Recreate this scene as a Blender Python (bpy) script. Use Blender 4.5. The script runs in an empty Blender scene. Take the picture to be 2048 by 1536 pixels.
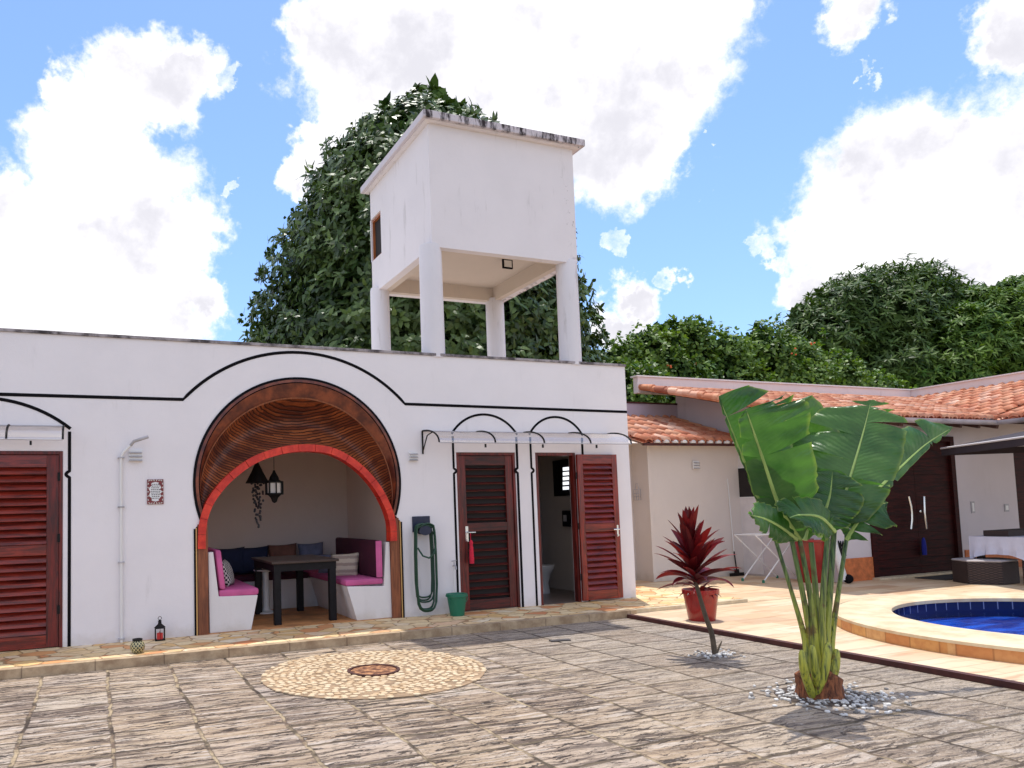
import bpy, bmesh, math, random
from mathutils import Vector, Matrix, noise as mnoise
import numpy as np
random.seed(7); np.random.seed(7)
PI = math.pi
scene = bpy.context.scene
col = scene.collection

# ------------------------------------------------------------------ camera
CAM = Vector((0, -8.8, 1.32))
FPX, PPX, PPY, YAW, PITCH, ROLL = 1503.7, 806.5, 916.7, .3899, .0703, -.02916
Fw = Vector((math.sin(YAW)*math.cos(PITCH), math.cos(YAW)*math.cos(PITCH), math.sin(PITCH)))
Ri0 = Vector((math.cos(YAW), -math.sin(YAW), 0)); Up0 = Ri0.cross(Fw)
Rt = math.cos(ROLL)*Ri0 + math.sin(ROLL)*Up0
Up = -math.sin(ROLL)*Ri0 + math.cos(ROLL)*Up0
cd = bpy.data.cameras.new('camera'); cam = bpy.data.objects.new('camera', cd); col.objects.link(cam)
cam.matrix_world = Matrix(((Rt.x, Up.x, -Fw.x, CAM.x), (Rt.y, Up.y, -Fw.y, CAM.y), (Rt.z, Up.z, -Fw.z, CAM.z), (0, 0, 0, 1)))
cd.sensor_fit = 'HORIZONTAL'; cd.sensor_width = 36; cd.lens = FPX/2048*36
cd.shift_x = (1024-PPX)/2048; cd.shift_y = (PPY-768)/2048
cd.clip_start = .05; cd.clip_end = 2000
scene.camera = cam

def ray(u, v): return (Fw*FPX + Rt*(u-PPX) - Up*(v-PPY))
def at(u, v, x=None, y=None, z=None):
    d = ray(u, v)
    if x is not None: t = (x-CAM.x)/d.x
    elif y is not None: t = (y-CAM.y)/d.y
    else: t = (z-CAM.z)/d.z
    return CAM + d*t

# ------------------------------------------------------------------ node helpers
class V:
    """small wrapper so that shader maths can be written as expressions"""
    def __init__(s, nt, sock): s.nt = nt; s.s = sock
    def _m(s, op, *a):
        n = s.nt.nodes.new('ShaderNodeMath'); n.operation = op
        for i, q in enumerate((s,)+a):
            if isinstance(q, V): s.nt.links.new(q.s, n.inputs[i])
            else: n.inputs[i].default_value = q
        return V(s.nt, n.outputs[0])
    def __add__(s, o): return s._m('ADD', o)
    def __radd__(s, o): return s._m('ADD', o)
    def __sub__(s, o): return s._m('SUBTRACT', o)
    def __rsub__(s, o): return s._m('MULTIPLY', -1.0)._m('ADD', o)
    def __mul__(s, o): return s._m('MULTIPLY', o)
    def __rmul__(s, o): return s._m('MULTIPLY', o)
    def __truediv__(s, o): return s._m('DIVIDE', o)
    def floor(s): return s._m('FLOOR')
    def fract(s): return s._m('FRACT')
    def abs(s): return s._m('ABSOLUTE')
    def min(s, o): return s._m('MINIMUM', o)
    def max(s, o): return s._m('MAXIMUM', o)
    def sin(s): return s._m('SINE')
    def pow(s, o): return s._m('POWER', o)
    def ss(s, a, b, c=0., d=1.):
        n = s.nt.nodes.new('ShaderNodeMapRange'); n.interpolation_type = 'SMOOTHSTEP'
        s.nt.links.new(s.s, n.inputs[0])
        for i, q in enumerate((a, b, c, d)): n.inputs[i+1].default_value = q
        return V(s.nt, n.outputs[0])

class M:
    def __init__(s, name):
        s.m = bpy.data.materials.new(name); s.m.use_nodes = True; s.nt = s.m.node_tree
        s.b = s.nt.nodes['Principled BSDF']; s.out = s.nt.nodes['Material Output']
        s.obj = None
    def n(s, t): return s.nt.nodes.new(t)
    def coord(s):
        if s.obj is None:
            s.obj = s.n('ShaderNodeTexCoord').outputs['Object']
        return s.obj
    def xyz(s, sock=None):
        q = s.n('ShaderNodeSeparateXYZ'); s.nt.links.new(sock or s.coord(), q.inputs[0])
        return [V(s.nt, o) for o in q.outputs]
    def vec(s, x, y, z):
        q = s.n('ShaderNodeCombineXYZ')
        for i, a in enumerate((x, y, z)):
            if isinstance(a, V): s.nt.links.new(a.s, q.inputs[i])
            else: q.inputs[i].default_value = a
        return q.outputs[0]
    def noise(s, scale=5, detail=4, rough=.55, vec=None, dist=0, colr=False):
        q = s.n('ShaderNodeTexNoise'); q.inputs['Scale'].default_value = scale; q.inputs['Detail'].default_value = detail
        q.inputs['Roughness'].default_value = rough; q.inputs['Distortion'].default_value = dist
        s.nt.links.new(vec or s.coord(), q.inputs['Vector'])
        return q.outputs['Color'] if colr else V(s.nt, q.outputs['Fac'])
    def white(s, vec):
        q = s.n('ShaderNodeTexWhiteNoise'); s.nt.links.new(vec, q.inputs['Vector']); return V(s.nt, q.outputs['Value'])
    def ramp(s, fac, stops, interp='LINEAR'):
        q = s.n('ShaderNodeValToRGB'); q.color_ramp.interpolation = interp
        while len(q.color_ramp.elements) < len(stops): q.color_ramp.elements.new(.5)
        for e, (p, c) in zip(q.color_ramp.elements, stops): e.position = p; e.color = (*c, 1)
        s.nt.links.new(fac.s, q.inputs[0]); return q.outputs[0]
    def mix(s, fac, a, b, mode='MIX'):
        q = s.n('ShaderNodeMix'); q.data_type = 'RGBA'; q.blend_type = mode
        if isinstance(fac, V): s.nt.links.new(fac.s, q.inputs[0])
        else: q.inputs[0].default_value = fac
        for i, c in ((6, a), (7, b)):
            if isinstance(c, tuple): q.inputs[i].default_value = (*c, 1)
            else: s.nt.links.new(c, q.inputs[i])
        return q.outputs[2]
    def base(s, c):
        if isinstance(c, tuple): s.b.inputs['Base Color'].default_value = (*c, 1)
        else: s.nt.links.new(c, s.b.inputs['Base Color'])
    def bump(s, h, strength=.3, dist=.01):
        q = s.n('ShaderNodeBump'); q.inputs['Strength'].default_value = strength; q.inputs['Distance'].default_value = dist
        s.nt.links.new(h.s, q.inputs['Height']); s.nt.links.new(q.outputs[0], s.b.inputs['Normal'])
    def set(s, **k):
        for a, b in k.items():
            s.b.inputs[{'rough': 'Roughness', 'metal': 'Metallic', 'spec': 'Specular IOR Level', 'trans': 'Transmission Weight', 'alpha': 'Alpha', 'coat': 'Coat Weight'}[a]].default_value = b
        return s
def rgb(*c): return tuple(((x/255)/12.92 if x/255 <= .04045 else ((x/255+.055)/1.055)**2.4) for x in c)

# ------------------------------------------------------------------ world: sky + clouds
SUN_EL, SUN_AZ = math.radians(75), math.radians(28)      # azimuth clockwise from +Y (behind the building)
w = bpy.data.worlds.new('World'); scene.world = w; w.use_nodes = True
wn = M.__new__(M); wn.nt = w.node_tree; wn.obj = w.node_tree.nodes.new('ShaderNodeTexCoord').outputs['Generated']
bg = w.node_tree.nodes['Background']
sky = wn.n('ShaderNodeTexSky'); sky.sky_type = 'NISHITA'; sky.sun_disc = False
sky.sun_elevation = SUN_EL; sky.sun_rotation = SUN_AZ; sky.air_density = 1.0; sky.dust_density = .6; sky.ozone_density = 1.5
SKYS = .12
dx, dy, dz = wn.xyz()
wob = wn.noise(3.5, 6, .62, colr=True)
wob2 = wn.noise(14, 8, .65, colr=True)
def vmath(op, a, b, scale=None):
    q = wn.n('ShaderNodeVectorMath'); q.operation = op
    for i, c in enumerate((a, b)):
        if c is None: continue
        if isinstance(c, (tuple, Vector)): q.inputs[i].default_value = tuple(c)
        else: wn.nt.links.new(c, q.inputs[i])
    if scale is not None: q.inputs['Scale'].default_value = scale
    return q.outputs
wv = vmath('ADD', wn.obj, vmath('SCALE', vmath('SUBTRACT', wob, (.5, .5, .5))[0], None, .13)[0])[0]
wv = vmath('ADD', wv, vmath('SCALE', vmath('SUBTRACT', wob2, (.5, .5, .5))[0], None, .10)[0])[0]
clouds = [(10, 460, 105), (20, 560, 190), (150, 600, 190), (190, 340, 115), (250, 215, 100), (300, 170, 100), (350, 140, 70), (160, 215, 58), (250, 430, 150),
          (370, 480, 100), (400, 590, 75), (300, 600, 150), (440, 130, 32),
          (640, 50, 90), (700, 110, 140), (850, 60, 190), (1000, 150, 240), (1150, 100, 240), (1290, 130, 170), (1360, 70, 110), (1240, 310, 120), (1180, 240, 160), (1330, 270, 70),
          (660, 220, 60), (610, 290, 60), (580, 320, 48), (720, 300, 110), (900, 250, 160), (450, 380, 18),
          (1800, 330, 120), (1930, 300, 95), (1990, 400, 190), (1740, 430, 120), (1660, 470, 90), (1550, 520, 32), (1620, 590, 70), (1720, 560, 110), (1900, 460, 180),
          (1720, 0, 62), (1775, 60, 30), (1755, 135, 22), (2045, 70, 70), (1995, 120, 36),
          (1245, 490, 24), (1455, 370, 15), (1350, 550, 30), (1265, 600, 55), (1230, 640, 60), (1535, 208, 10), (1460, 262, 12),
          (-330, 480, 260), (-600, 560, 300), (2330, 420, 240), (2600, 560, 260)]
mask = None
for (u, v_, r) in clouds:
    d = ray(u, v_).normalized()
    q = vmath('DISTANCE', wv, d)[1]
    k = 1.0 - V(wn.nt, q)*(1503.7/(r*.98))
    if r < 45: k = k.min(.09+r*.0012)
    mask = k if mask is None else mask.max(k)
# unseen random clouds added overhead and behind the viewer to brighten the walls
back = wn.noise(2.2, 6, .6)
df = V(wn.nt, vmath('DOT_PRODUCT', wn.obj, ray(1024, 700).normalized())[1])
backm = (back - .47)*4.0 + df.ss(.55, .8, 0., -4.)
mask = mask.max(backm)
fine = wn.noise(30, 8, .7)
mm = (mask + (fine-.5)*.70).ss(-.08, .36)
shade = wn.noise(6, 6, .6)
shade2 = mask.ss(.05, .5)*shade.ss(.38, .60)
CL = 8.2
shade2 = shade2*wn.noise(22, 6, .6).ss(.25, .6, .55, 1.0)
cloudc = wn.mix(shade2*.85, (CL, CL*.985, CL*1.01), (CL*.54, CL*.535, CL*.59))
tint = wn.mix(1.0, sky.outputs[0], (1.0, 1.14, 1.38), 'MULTIPLY')
pale = wn.mix(dz.ss(.75, .1)*.25, tint, (2.5, 4.4, 7.2))
colr = wn.mix(mm, pale, cloudc)
lowmix = wn.mix(dz.ss(-.02, -.12), colr, (2., 1.9, 1.6))
w.node_tree.links.new(lowmix, bg.inputs['Color']); bg.inputs['Strength'].default_value = SKYS

# ------------------------------------------------------------------ sun, exposure
sd = bpy.data.lights.new('sun', 'SUN'); sd.energy = 2.6; sd.angle = math.radians(.6); sd.color = (1, .96, .88)
sun = bpy.data.objects.new('sun', sd); col.objects.link(sun)
sdir = Vector((math.sin(SUN_AZ)*math.cos(SUN_EL), math.cos(SUN_AZ)*math.cos(SUN_EL), math.sin(SUN_EL)))
sun.rotation_euler = sdir.to_track_quat('Z', 'Y').to_euler(); sun.location = sdir*30
vs = scene.view_settings; vs.view_transform = 'Standard'; vs.look = 'None'; vs.gamma = 1; vs.use_curve_mapping = False
vs.exposure = .50

# ------------------------------------------------------------------ object helpers
def tag(o, label=None, cat=None, group=None, kind=None):
    if label: o['label'] = label
    if cat: o['category'] = cat
    if group: o['group'] = group
    if kind: o['kind'] = kind
    return o
def empty(name, loc, label, cat, group=None):
    o = bpy.data.objects.new(name, None); o.empty_display_size = .1; col.objects.link(o); o.location = loc
    return tag(o, label, cat, group)
def root_of(p):
    m = Vector((0, 0, 0))
    while p: m += p.location; p = p.parent
    return m
def link(name, me, mat, parent=None, smooth=False):
    o = bpy.data.objects.new(name, me); col.objects.link(o)
    if mat: me.materials.append(mat.m if isinstance(mat, M) else mat)
    if smooth:
        me.polygons.foreach_set('use_smooth', [True]*len(me.polygons))
    if parent:
        o.parent = parent
        if parent.type == 'EMPTY': o.matrix_parent_inverse = Matrix.Translation(-parent.location)
    return o
class B:
    """collects shapes and links them as one mesh object"""
    def __init__(s): s.v = []; s.f = []; s.uv = None
    def add(s, vs, fs):
        k = len(s.v); s.v += [tuple(a) for a in vs]; s.f += [tuple(i+k for i in f) for f in fs]; return s
    def box(s, x0, x1, y0, y1, z0, z1):
        return s.add([(x, y, z) for z in (z0, z1) for y in (y0, y1) for x in (x0, x1)],
                     [(0, 2, 3, 1), (4, 5, 7, 6), (0, 1, 5, 4), (2, 6, 7, 3), (0, 4, 6, 2), (1, 3, 7, 5)])
    def obox(s, c, ax, ay, az, hx, hy, hz):
        c = Vector(c); ax, ay, az = (Vector(a).normalized() for a in (ax, ay, az))
        return s.add([c+ax*hx*i+ay*hy*j+az*hz*k for k in (-1, 1) for j in (-1, 1) for i in (-1, 1)],
                     [(0, 2, 3, 1), (4, 5, 7, 6), (0, 1, 5, 4), (2, 6, 7, 3), (0, 4, 6, 2), (1, 3, 7, 5)])
    def bar(s, a, b, wd, th=None, up=(0, 0, 1)):
        a = Vector(a); b = Vector(b); d = (b-a); z = Vector(up)
        if abs(d.normalized().dot(z)) > .95: z = Vector((0, 1, 0))
        sd_ = d.cross(z).normalized(); u_ = sd_.cross(d).normalized()
        return s.obox((a+b)/2, d, sd_, u_, d.length/2, wd/2, (th or wd)/2)
    def tube(s, pts, r, n=8, cap=True):
        pts = [Vector(p) for p in pts]; rs = r if isinstance(r, (list, tuple)) else [r]*len(pts)
        k = len(s.v); ref = None
        for i, p in enumerate(pts):
            d = (pts[min(i+1, len(pts)-1)]-pts[max(i-1, 0)])
            if d.length < 1e-9: d = Vector((0, 0, 1))
            d.normalize()
            if ref is None: ref = d.orthogonal().normalized()
            ref = (ref - d*ref.dot(d)); ref = ref.normalized() if ref.length > 1e-6 else d.orthogonal().normalized()
            bb = d.cross(ref)
            for j in range(n):
                a = 2*PI*j/n; s.v.append(tuple(p + (ref*math.cos(a)+bb*math.sin(a))*rs[i]))
        for i in range(len(pts)-1):
            for j in range(n):
                a = k+i*n+j; b_ = k+i*n+(j+1) % n; s.f.append((a, b_, b_+n, a+n))
        if cap:
            s.f.append(tuple(k+j for j in reversed(range(n)))); s.f.append(tuple(k+(len(pts)-1)*n+j for j in range(n)))
        return s
    def lathe(s, c, prof, n=24, cap=True, sq=1.0):
        k = len(s.v)
        for (r, z) in prof:
            for j in range(n):
                a = 2*PI*j/n; s.v.append((c[0]+r*math.cos(a), c[1]+r*math.sin(a)*sq, c[2]+z))
        for i in range(len(prof)-1):
            for j in range(n):
                a = k+i*n+j; b_ = k+i*n+(j+1) % n; s.f.append((a, b_, b_+n, a+n))
        if cap:
            s.f.append(tuple(k+j for j in reversed(range(n)))); s.f.append(tuple(k+(len(prof)-1)*n+j for j in range(n)))
        return s
    def sheet(s, grid):
        k = len(s.v); n = len(grid[0])
        for row in grid: s.v += [tuple(p) for p in row]
        for i in range(len(grid)-1):
            for j in range(n-1):
                a = k+i*n+j; s.f.append((a, a+1, a+n+1, a+n))
        return s
    def prism(s, pts, d):
        """polygon pts (Vectors, planar) extruded by vector d"""
        n = len(pts); d = Vector(d)
        return s.add([Vector(p) for p in pts]+[Vector(p)+d for p in pts],
                     [tuple(range(n)), tuple(reversed(range(n, 2*n)))]+[(i, i+n, (i+1) % n+n, (i+1) % n) for i in range(n)])
    def build(s, name, mat, parent=None, smooth=False, bevel=0, fix=True):
        me = bpy.data.meshes.new(name); me.from_pydata(s.v, [], s.f); me.update()
        if fix:
            bm = bmesh.new(); bm.from_mesh(me); bmesh.ops.recalc_face_normals(bm, faces=bm.faces)
            if bevel:
                es = [e for e in bm.edges if len(e.link_faces) == 2 and e.calc_face_angle(0) > .7]
                bmesh.ops.bevel(bm, geom=es, offset=bevel, segments=2, affect='EDGES', profile=.5)
            bm.to_mesh(me); bm.free()
        if smooth:
            me.polygons.foreach_set('use_smooth', [True]*len(me.polygons))
        o = link(name, me, mat, parent)
        if smooth and smooth != 2:
            try: me.set_sharp_from_angle(angle=math.radians(40))
            except Exception: pass
        return o
def shape2d(outer, holes, y0, y1):
    """filled XZ polygon with holes, extruded in y; returns B"""
    cu = bpy.data.curves.new('t', 'CURVE'); cu.dimensions = '2D'; cu.fill_mode = 'BOTH'; cu.extrude = abs(y1-y0)/2
    for loop in [outer]+holes:
        sp = cu.splines.new('POLY'); sp.points.add(len(loop)-1); sp.use_cyclic_u = True
        for p, (x, z) in zip(sp.points, loop): p.co = (x, z, 0, 1)
    o = bpy.data.objects.new('t', cu); col.objects.link(o)
    dg = bpy.context.evaluated_depsgraph_get(); me = bpy.data.meshes.new_from_object(o.evaluated_get(dg))
    b = B(); ym = (y0+y1)/2
    b.v = [(v.co.x, ym-v.co.z, v.co.y) for v in me.vertices]; b.f = [tuple(p.vertices) for p in me.polygons]
    bpy.data.objects.remove(o); bpy.data.curves.remove(cu); bpy.data.meshes.remove(me)
    return b
def ribbon(pts, wd, y0, y1):
    """flat painted band following XZ points, standing y0..y1"""
    b = B(); L = []; R_ = []
    for i, p in enumerate(pts):
        a = Vector(pts[max(i-1, 0)]); c = Vector(pts[min(i+1, len(pts)-1)]); d = (c-a).normalized(); n = Vector((-d.y, d.x))*wd/2
        p = Vector(p); L.append(p+n); R_.append(p-n)
    for i in range(len(pts)-1):
        q = [L[i], L[i+1], R_[i+1], R_[i]]
        k = len(b.v)
        b.v += [(a.x, y0, a.y) for a in q]+[(a.x, y1, a.y) for a in q]
        b.f += [(k, k+1, k+2, k+3), (k+4, k+7, k+6, k+5), (k, k+4, k+5, k+1), (k+2, k+6, k+7, k+3)]
    return b
def arcpts(cx, cz, r, a0, a1, n, rz=None):
    return [(cx+r*math.cos(math.radians(a0+(a1-a0)*i/n)), cz+(rz or r)*math.sin(math.radians(a0+(a1-a0)*i/n))) for i in range(n+1)]
def XZ(u, v, y=0):
    p = at(u, v, y=y); return (p.x, p.z)
def pillow(name, c, right, up, w_, h_, t_, mat, label, group=None, cat='cushion', sub=14):
    right = Vector(right).normalized(); up = Vector(up).normalized(); nn = right.cross(up)
    b = B(); ph = random.random()*9
    for sgn in (1, -1):
        g = []
        for i in range(sub+1):
            row = []
            for j in range(sub+1):
                a = -1+2*i/sub; e = -1+2*j/sub
                pin = 1-.09*(1-a*a)*abs(e)**3; pin2 = 1-.09*(1-e*e)*abs(a)**3
                th = (max(0, (1-a**4))*max(0, (1-e**4)))**.55 * (1+.16*math.sin(3*a+ph)*math.cos(2.5*e+ph))
                row.append(Vector(c)+right*(a*w_/2*pin2)+up*(e*h_/2*pin)+nn*(sgn*th*t_/2))
            g.append(row)
        b.sheet(g)
    me = bpy.data.meshes.new(name); me.from_pydata(b.v, [], b.f)
    bm = bmesh.new(); bm.from_mesh(me); bmesh.ops.remove_doubles(bm, verts=bm.verts, dist=.0005); bmesh.ops.recalc_face_normals(bm, faces=bm.faces); bm.to_mesh(me); bm.free()
    return tag(link(name, me, mat, None, True), label, cat, group)

# ------------------------------------------------------------------ materials
def plain(name, c, rough=.6, var=.0, nscale=6, bump=0, bscale=60, **k):
    m = M(name)
    if var:
        m.base(m.mix(m.noise(nscale, 5, .6).ss(.3, .7), tuple(x*(1-var) for x in c), tuple(min(1, x*(1+var)) for x in c)))
    else: m.base(c)
    m.set(rough=rough, **k)
    if bump: m.bump(m.noise(bscale, 4), bump, .004)
    return m
def plaster(name, c, stain=.25, base_dirt=True):
    m = M(name); x, y, z = m.xyz()
    big = m.noise(1.3, 5, .6); st = m.noise(2.0, 6, .65, vec=m.vec(x*3.0, y*3.0, z*.5))
    c2 = tuple(a*.88 for a in c)
    q = m.mix(big.ss(.35, .7)*.35, c, c2)
    q = m.mix(st.ss(.58, .78)*stain, q, (.40, .37, .36))
    if base_dirt:
        q = m.mix((z + m.noise(7, 5)*.35).ss(.34, .12)*.35, q, (.45, .37, .28))
    spk = m.noise(38, 3, .6)
    q = m.mix(spk.ss(.70, .76)*.25, q, (.35, .33, .33))
    m.base(q); m.set(rough=.85, spec=.2); m.bump(m.noise(9, 8, .65)*.7+m.noise(90, 3)*.3, .35, .012)
    return m
white = plaster('white_plaster', (.84, .80, .815))
towerw = plaster('tower_plaster', (.80, .76, .785), .55, False)
_x, _y, _z = towerw.xyz()
_m = _x.ss(6.05, 6.42)*towerw.noise(9, 6, .7).ss(.60, .66)*(towerw.noise(1.7, 3).ss(.45, .6)) + _z.ss(4.95, 4.75)*_x.ss(6.2, 6.44)*towerw.noise(12, 5).ss(.48, .56)*.9
_l = towerw.b.inputs['Base Color'].links[0].from_socket
towerw.base(towerw.mix(_m.min(1.0)*.85, _l, rgb(62, 46, 46)))
creamw = plaster('cream_plaster', (.74, .66, .60), .15)
lav = plaster('lavender_plaster', (.50, .43, .50), .2, False)
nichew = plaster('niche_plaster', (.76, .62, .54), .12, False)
soff = plaster('soffit_plaster', (.66, .57, .49), .3, False)
black = plain('black_paint', (.008, .007, .009), .8, spec=.08)
iron = plain('black_iron', (.010, .009, .009), .55, spec=.2)
blackwood = plain('black_wood', (.008, .007, .009), .5, .3, 20, spec=.2)
chrome = plain('steel', (.75, .75, .74), .25, metal=1)
whitep = plain('white_plastic', (.78, .77, .76), .4)
greenp = plain('green_plastic', (.012, .16, .09), .4)
hosem = plain('hose_rubber', (.008, .055, .028), .4)
greyp = plain('grey_metal', (.42, .40, .42), .5, .2, 3)
terr = plain('terracotta', rgb(196, 110, 60), .7, .25, 9)
def woodm(name, c1, c2, axis=0, rough=.35, coat=.25):
    m = M(name); x, y, z = m.xyz()
    s_ = [9., 9., 9.]; s_[axis] = .7
    v = m.vec(x*s_[0]*4, y*s_[1]*4, z*s_[2]*4)
    g = m.noise(1.0, 7, .68, vec=v, dist=.6); big = m.noise(1.6, 3)
    q = m.mix(g.ss(.34, .66), c1, c2); q = m.mix(big.ss(.45, .75)*.5, q, tuple(a*.45 for a in c1))
    m.base(q); m.set(rough=rough, coat=coat); m.bump(g, .35, .004); return m
redwood = woodm('red_varnished_wood', rgb(44, 11, 10), rgb(96, 26, 18), 0, .5, .05)
redwoodv = woodm('red_varnished_wood_upright', rgb(58, 13, 11), rgb(122, 32, 22), 2, .45, .1)
leafwood = woodm('bright_red_wood', rgb(80, 20, 14), rgb(148, 46, 30), 0)
leafwoodv = woodm('bright_red_wood_upright', rgb(90, 20, 13), rgb(158, 44, 26), 2)
darkwood = woodm('dark_door_wood', rgb(30, 7, 7), rgb(66, 15, 12), 0, .65, .0)
darkwood.set(spec=.15)
jambm = woodm('brown_jamb', rgb(112, 58, 32), rgb(150, 86, 50), 2, .5, .1)
shadem = plain('inside_shade', (.02, .015, .015), .9)  # near-black colour standing in for the shade inside openings

# horseshoe hood of thin curved courses
hood = M('arch_courses'); hx, hy, hz = hood.xyz()
zz = hz + hood.noise(1.6, 3)*.12 + ((hx-2.35)*(hx-2.35))*(-.30)
fr = (zz/.036).fract(); crs = (zz/.036).floor()
brk = ((hx + hood.white(hood.vec(crs, 3., 0.))*.8)/.30).floor()
line = (fr-.5).abs().ss(.26, .44)
rnd = hood.white(hood.vec(crs, brk, 0.))
hb = hood.mix(rnd*.8+hood.noise(4, 4)*.3, rgb(96, 40, 24), rgb(190, 108, 60))
hb = hood.mix(hood.noise(2.4, 4, .6).ss(.42, .66)*.6, hb, rgb(70, 34, 30))
hood.base(hood.mix(line*.85, hb, rgb(46, 18, 14))); hood.set(rough=.55, coat=.1); hood.bump((1.0-line)*.8+hood.noise(40, 3)*.2, .9, .014)
copper = M('copper_brown_band'); q = copper.noise(5, 7, .65)
copper.base(copper.mix(q.ss(.35, .68), rgb(80, 34, 24), rgb(140, 70, 40))); copper.set(rough=.45, coat=.1); copper.bump(q, .3, .01)
redarch = M('red_ceramic')
q = redarch.noise(9, 5, .6)
redarch.base(redarch.mix(q.ss(.35, .7), rgb(186, 34, 18), rgb(226, 62, 36))); redarch.set(rough=.45); redarch.bump(q, .3, .004)

# crazy paving
flag = M('crazy_paving'); fx, fy, fz = flag.xyz()
wv_ = flag.noise(3, 3, colr=True)
vm = flag.n('ShaderNodeVectorMath'); vm.operation = 'MULTIPLY_ADD'; flag.nt.links.new(wv_, vm.inputs[0]); vm.inputs[1].default_value = (.12, .12, 0); flag.nt.links.new(flag.coord(), vm.inputs[2])
vmm = flag.n('ShaderNodeVectorMath'); vmm.operation = 'MULTIPLY'; flag.nt.links.new(vm.outputs[0], vmm.inputs[0]); vmm.inputs[1].default_value = (1, 1.15, .01)
vo = flag.n('ShaderNodeTexVoronoi'); vo.feature = 'DISTANCE_TO_EDGE'; vo.inputs['Scale'].default_value = 4.6; flag.nt.links.new(vmm.outputs[0], vo.inputs['Vector'])
vc = flag.n('ShaderNodeTexVoronoi'); vc.inputs['Scale'].default_value = 4.6; flag.nt.links.new(vmm.outputs[0], vc.inputs['Vector'])
sp = flag.n('ShaderNodeSeparateColor'); flag.nt.links.new(vc.outputs['Color'], sp.inputs[0]); cr = V(flag.nt, sp.outputs[0])
fb = flag.ramp(cr, [(0, rgb(226, 196, 150)), (.3, rgb(238, 216, 170)), (.5, rgb(228, 186, 120)), (.7, rgb(240, 226, 196)), (.88, rgb(222, 160, 104)), (1, rgb(206, 130, 84))])
fb = flag.mix(flag.noise(14, 6, .65).ss(.4, .75)*.45, fb, rgb(196, 150, 96))
ed = V(flag.nt, vo.outputs['Distance']).ss(.045, .015)
flag.base(flag.mix(ed*.8, fb, rgb(150, 112, 74))); flag.set(rough=.75); flag.bump((1.0-ed)*.7+flag.noise(30, 5)*.3, .6, .012)
kerbm = M('kerb_concrete'); q = kerbm.noise(5, 7, .7)
kx, ky, kz = kerbm.xyz()
kj = ((kx/.62).fract()-.5).abs().ss(.485, .497)
kerbm.base(kerbm.mix(kj*.6, kerbm.mix(q.ss(.3, .7), rgb(150, 124, 96), rgb(196, 172, 140)), rgb(90, 70, 55))); kerbm.set(rough=.85); kerbm.bump(q, .5, .01)

# slate paving
pv = M('slate_paving'); x, y, z = pv.xyz()
wx = pv.noise(1.1, 3)-.5; wy = pv.noise(1.7, 3, vec=pv.vec(x+7., y, 0.))-.5
w3 = pv.noise(9, 4, .6)-.5
PX, PY = .55, .46
cx_ = (x + wx*.10 + w3*.035 - .1)/PX; ci = cx_.floor()
cy_ = (y + wy*.12 + w3*.03 + x*.02)/PY + pv.white(pv.vec(ci, 1., 5.))*.5; cj = cy_.floor()
jx = (cx_.fract()-.5).abs(); jy = (cy_.fract()-.5).abs()
e1 = pv.noise(4, 4)*.02
joint = (jx+e1).ss(.478, .497).max((jy+e1).ss(.468, .494))
r1 = pv.white(pv.vec(ci, cj, 2.)); r2 = pv.white(pv.vec(ci, cj, 9.))
# cleft streaks run roughly along x, each slab shifted
sx = pv.vec(x*1.5+r1*9.0, y*17.0+x*1.0+wx*3.0, r2*7.0)
s1 = pv.noise(1.0, 6, .62, vec=sx, dist=.5)
s2 = pv.noise(1.0, 5, .6, vec=pv.vec(x*4.0+r2*5.0, y*34.0+w3*4.0, r1*5.0), dist=.4)
mott = pv.noise(22, 6, .7)
slab = pv.ramp(r1, [(0, rgb(148, 138, 138)), (.25, rgb(182, 164, 146)), (.45, rgb(122, 110, 110)), (.6, rgb(200, 190, 178)), (.8, rgb(158, 138, 124)), (1, rgb(190, 182, 182))])
warm = pv.noise(.55, 3)
slab = pv.mix(warm.ss(.30, .6)*.4+.25, slab, rgb(206, 182, 152))
slab = pv.mix(s1.ss(.50, .66)*.8, slab, rgb(216, 206, 198))
dark = s1.ss(.50, .38)*(r2*.6+.55)
slab = pv.mix(dark.min(.78), slab, rgb(80, 68, 66))
smo = (x+y*.15+warm*3.0).ss(3.6, 6.2)
slab = pv.mix(smo*.55, slab, pv.mix(r1, rgb(184, 176, 166), rgb(156, 144, 132)))
pit = pv.noise(55, 4, .7)
slab = pv.mix(pit.ss(.44, .34)*smo*.8, slab, rgb(70, 64, 64)); slab = pv.mix(pit.ss(.56, .68)*smo*.6, slab, rgb(226, 222, 218))
strk = 1.0-smo*.50
crack = s2.ss(.47, .40)*strk
slab = pv.mix(crack*.88, slab, rgb(44, 34, 32))
s3 = pv.noise(1.0, 4, .6, vec=pv.vec(x*9.0+r1*3.0, y*60.0+w3*9.0, r2*5.0), dist=.8)
slab = pv.mix(s3.ss(.44, .36)*strk*.6, slab, rgb(58, 50, 48))
slab = pv.mix(s3.ss(.60, .68)*.5, slab, rgb(232, 224, 214))
slab = pv.mix(mott.ss(.56, .72)*.4, slab, rgb(214, 206, 200))
slab = pv.mix(mott.ss(.44, .30)*.4, slab, rgb(84, 76, 78))
jc = pv.mix(pv.noise(6, 5).ss(.42, .62), rgb(196, 174, 140), rgb(122, 102, 86))
jd = pv.noise(3.1, 3).ss(.50, .60).max((jy+e1).ss(.47, .48)*.85)
jc = pv.mix((jd*.8).max(smo*.75), jc, rgb(48, 40, 36))
pv.base(pv.mix(joint*.95, pv.mix(1.0, slab, (.95, .91, .86), 'MULTIPLY'), jc)); pv.set(rough=.8, spec=.3)
pv.bump((1.0-joint)*.30+s1*.8+s2*.6+s3*.25+mott*.2, 1.0, .045)

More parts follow.
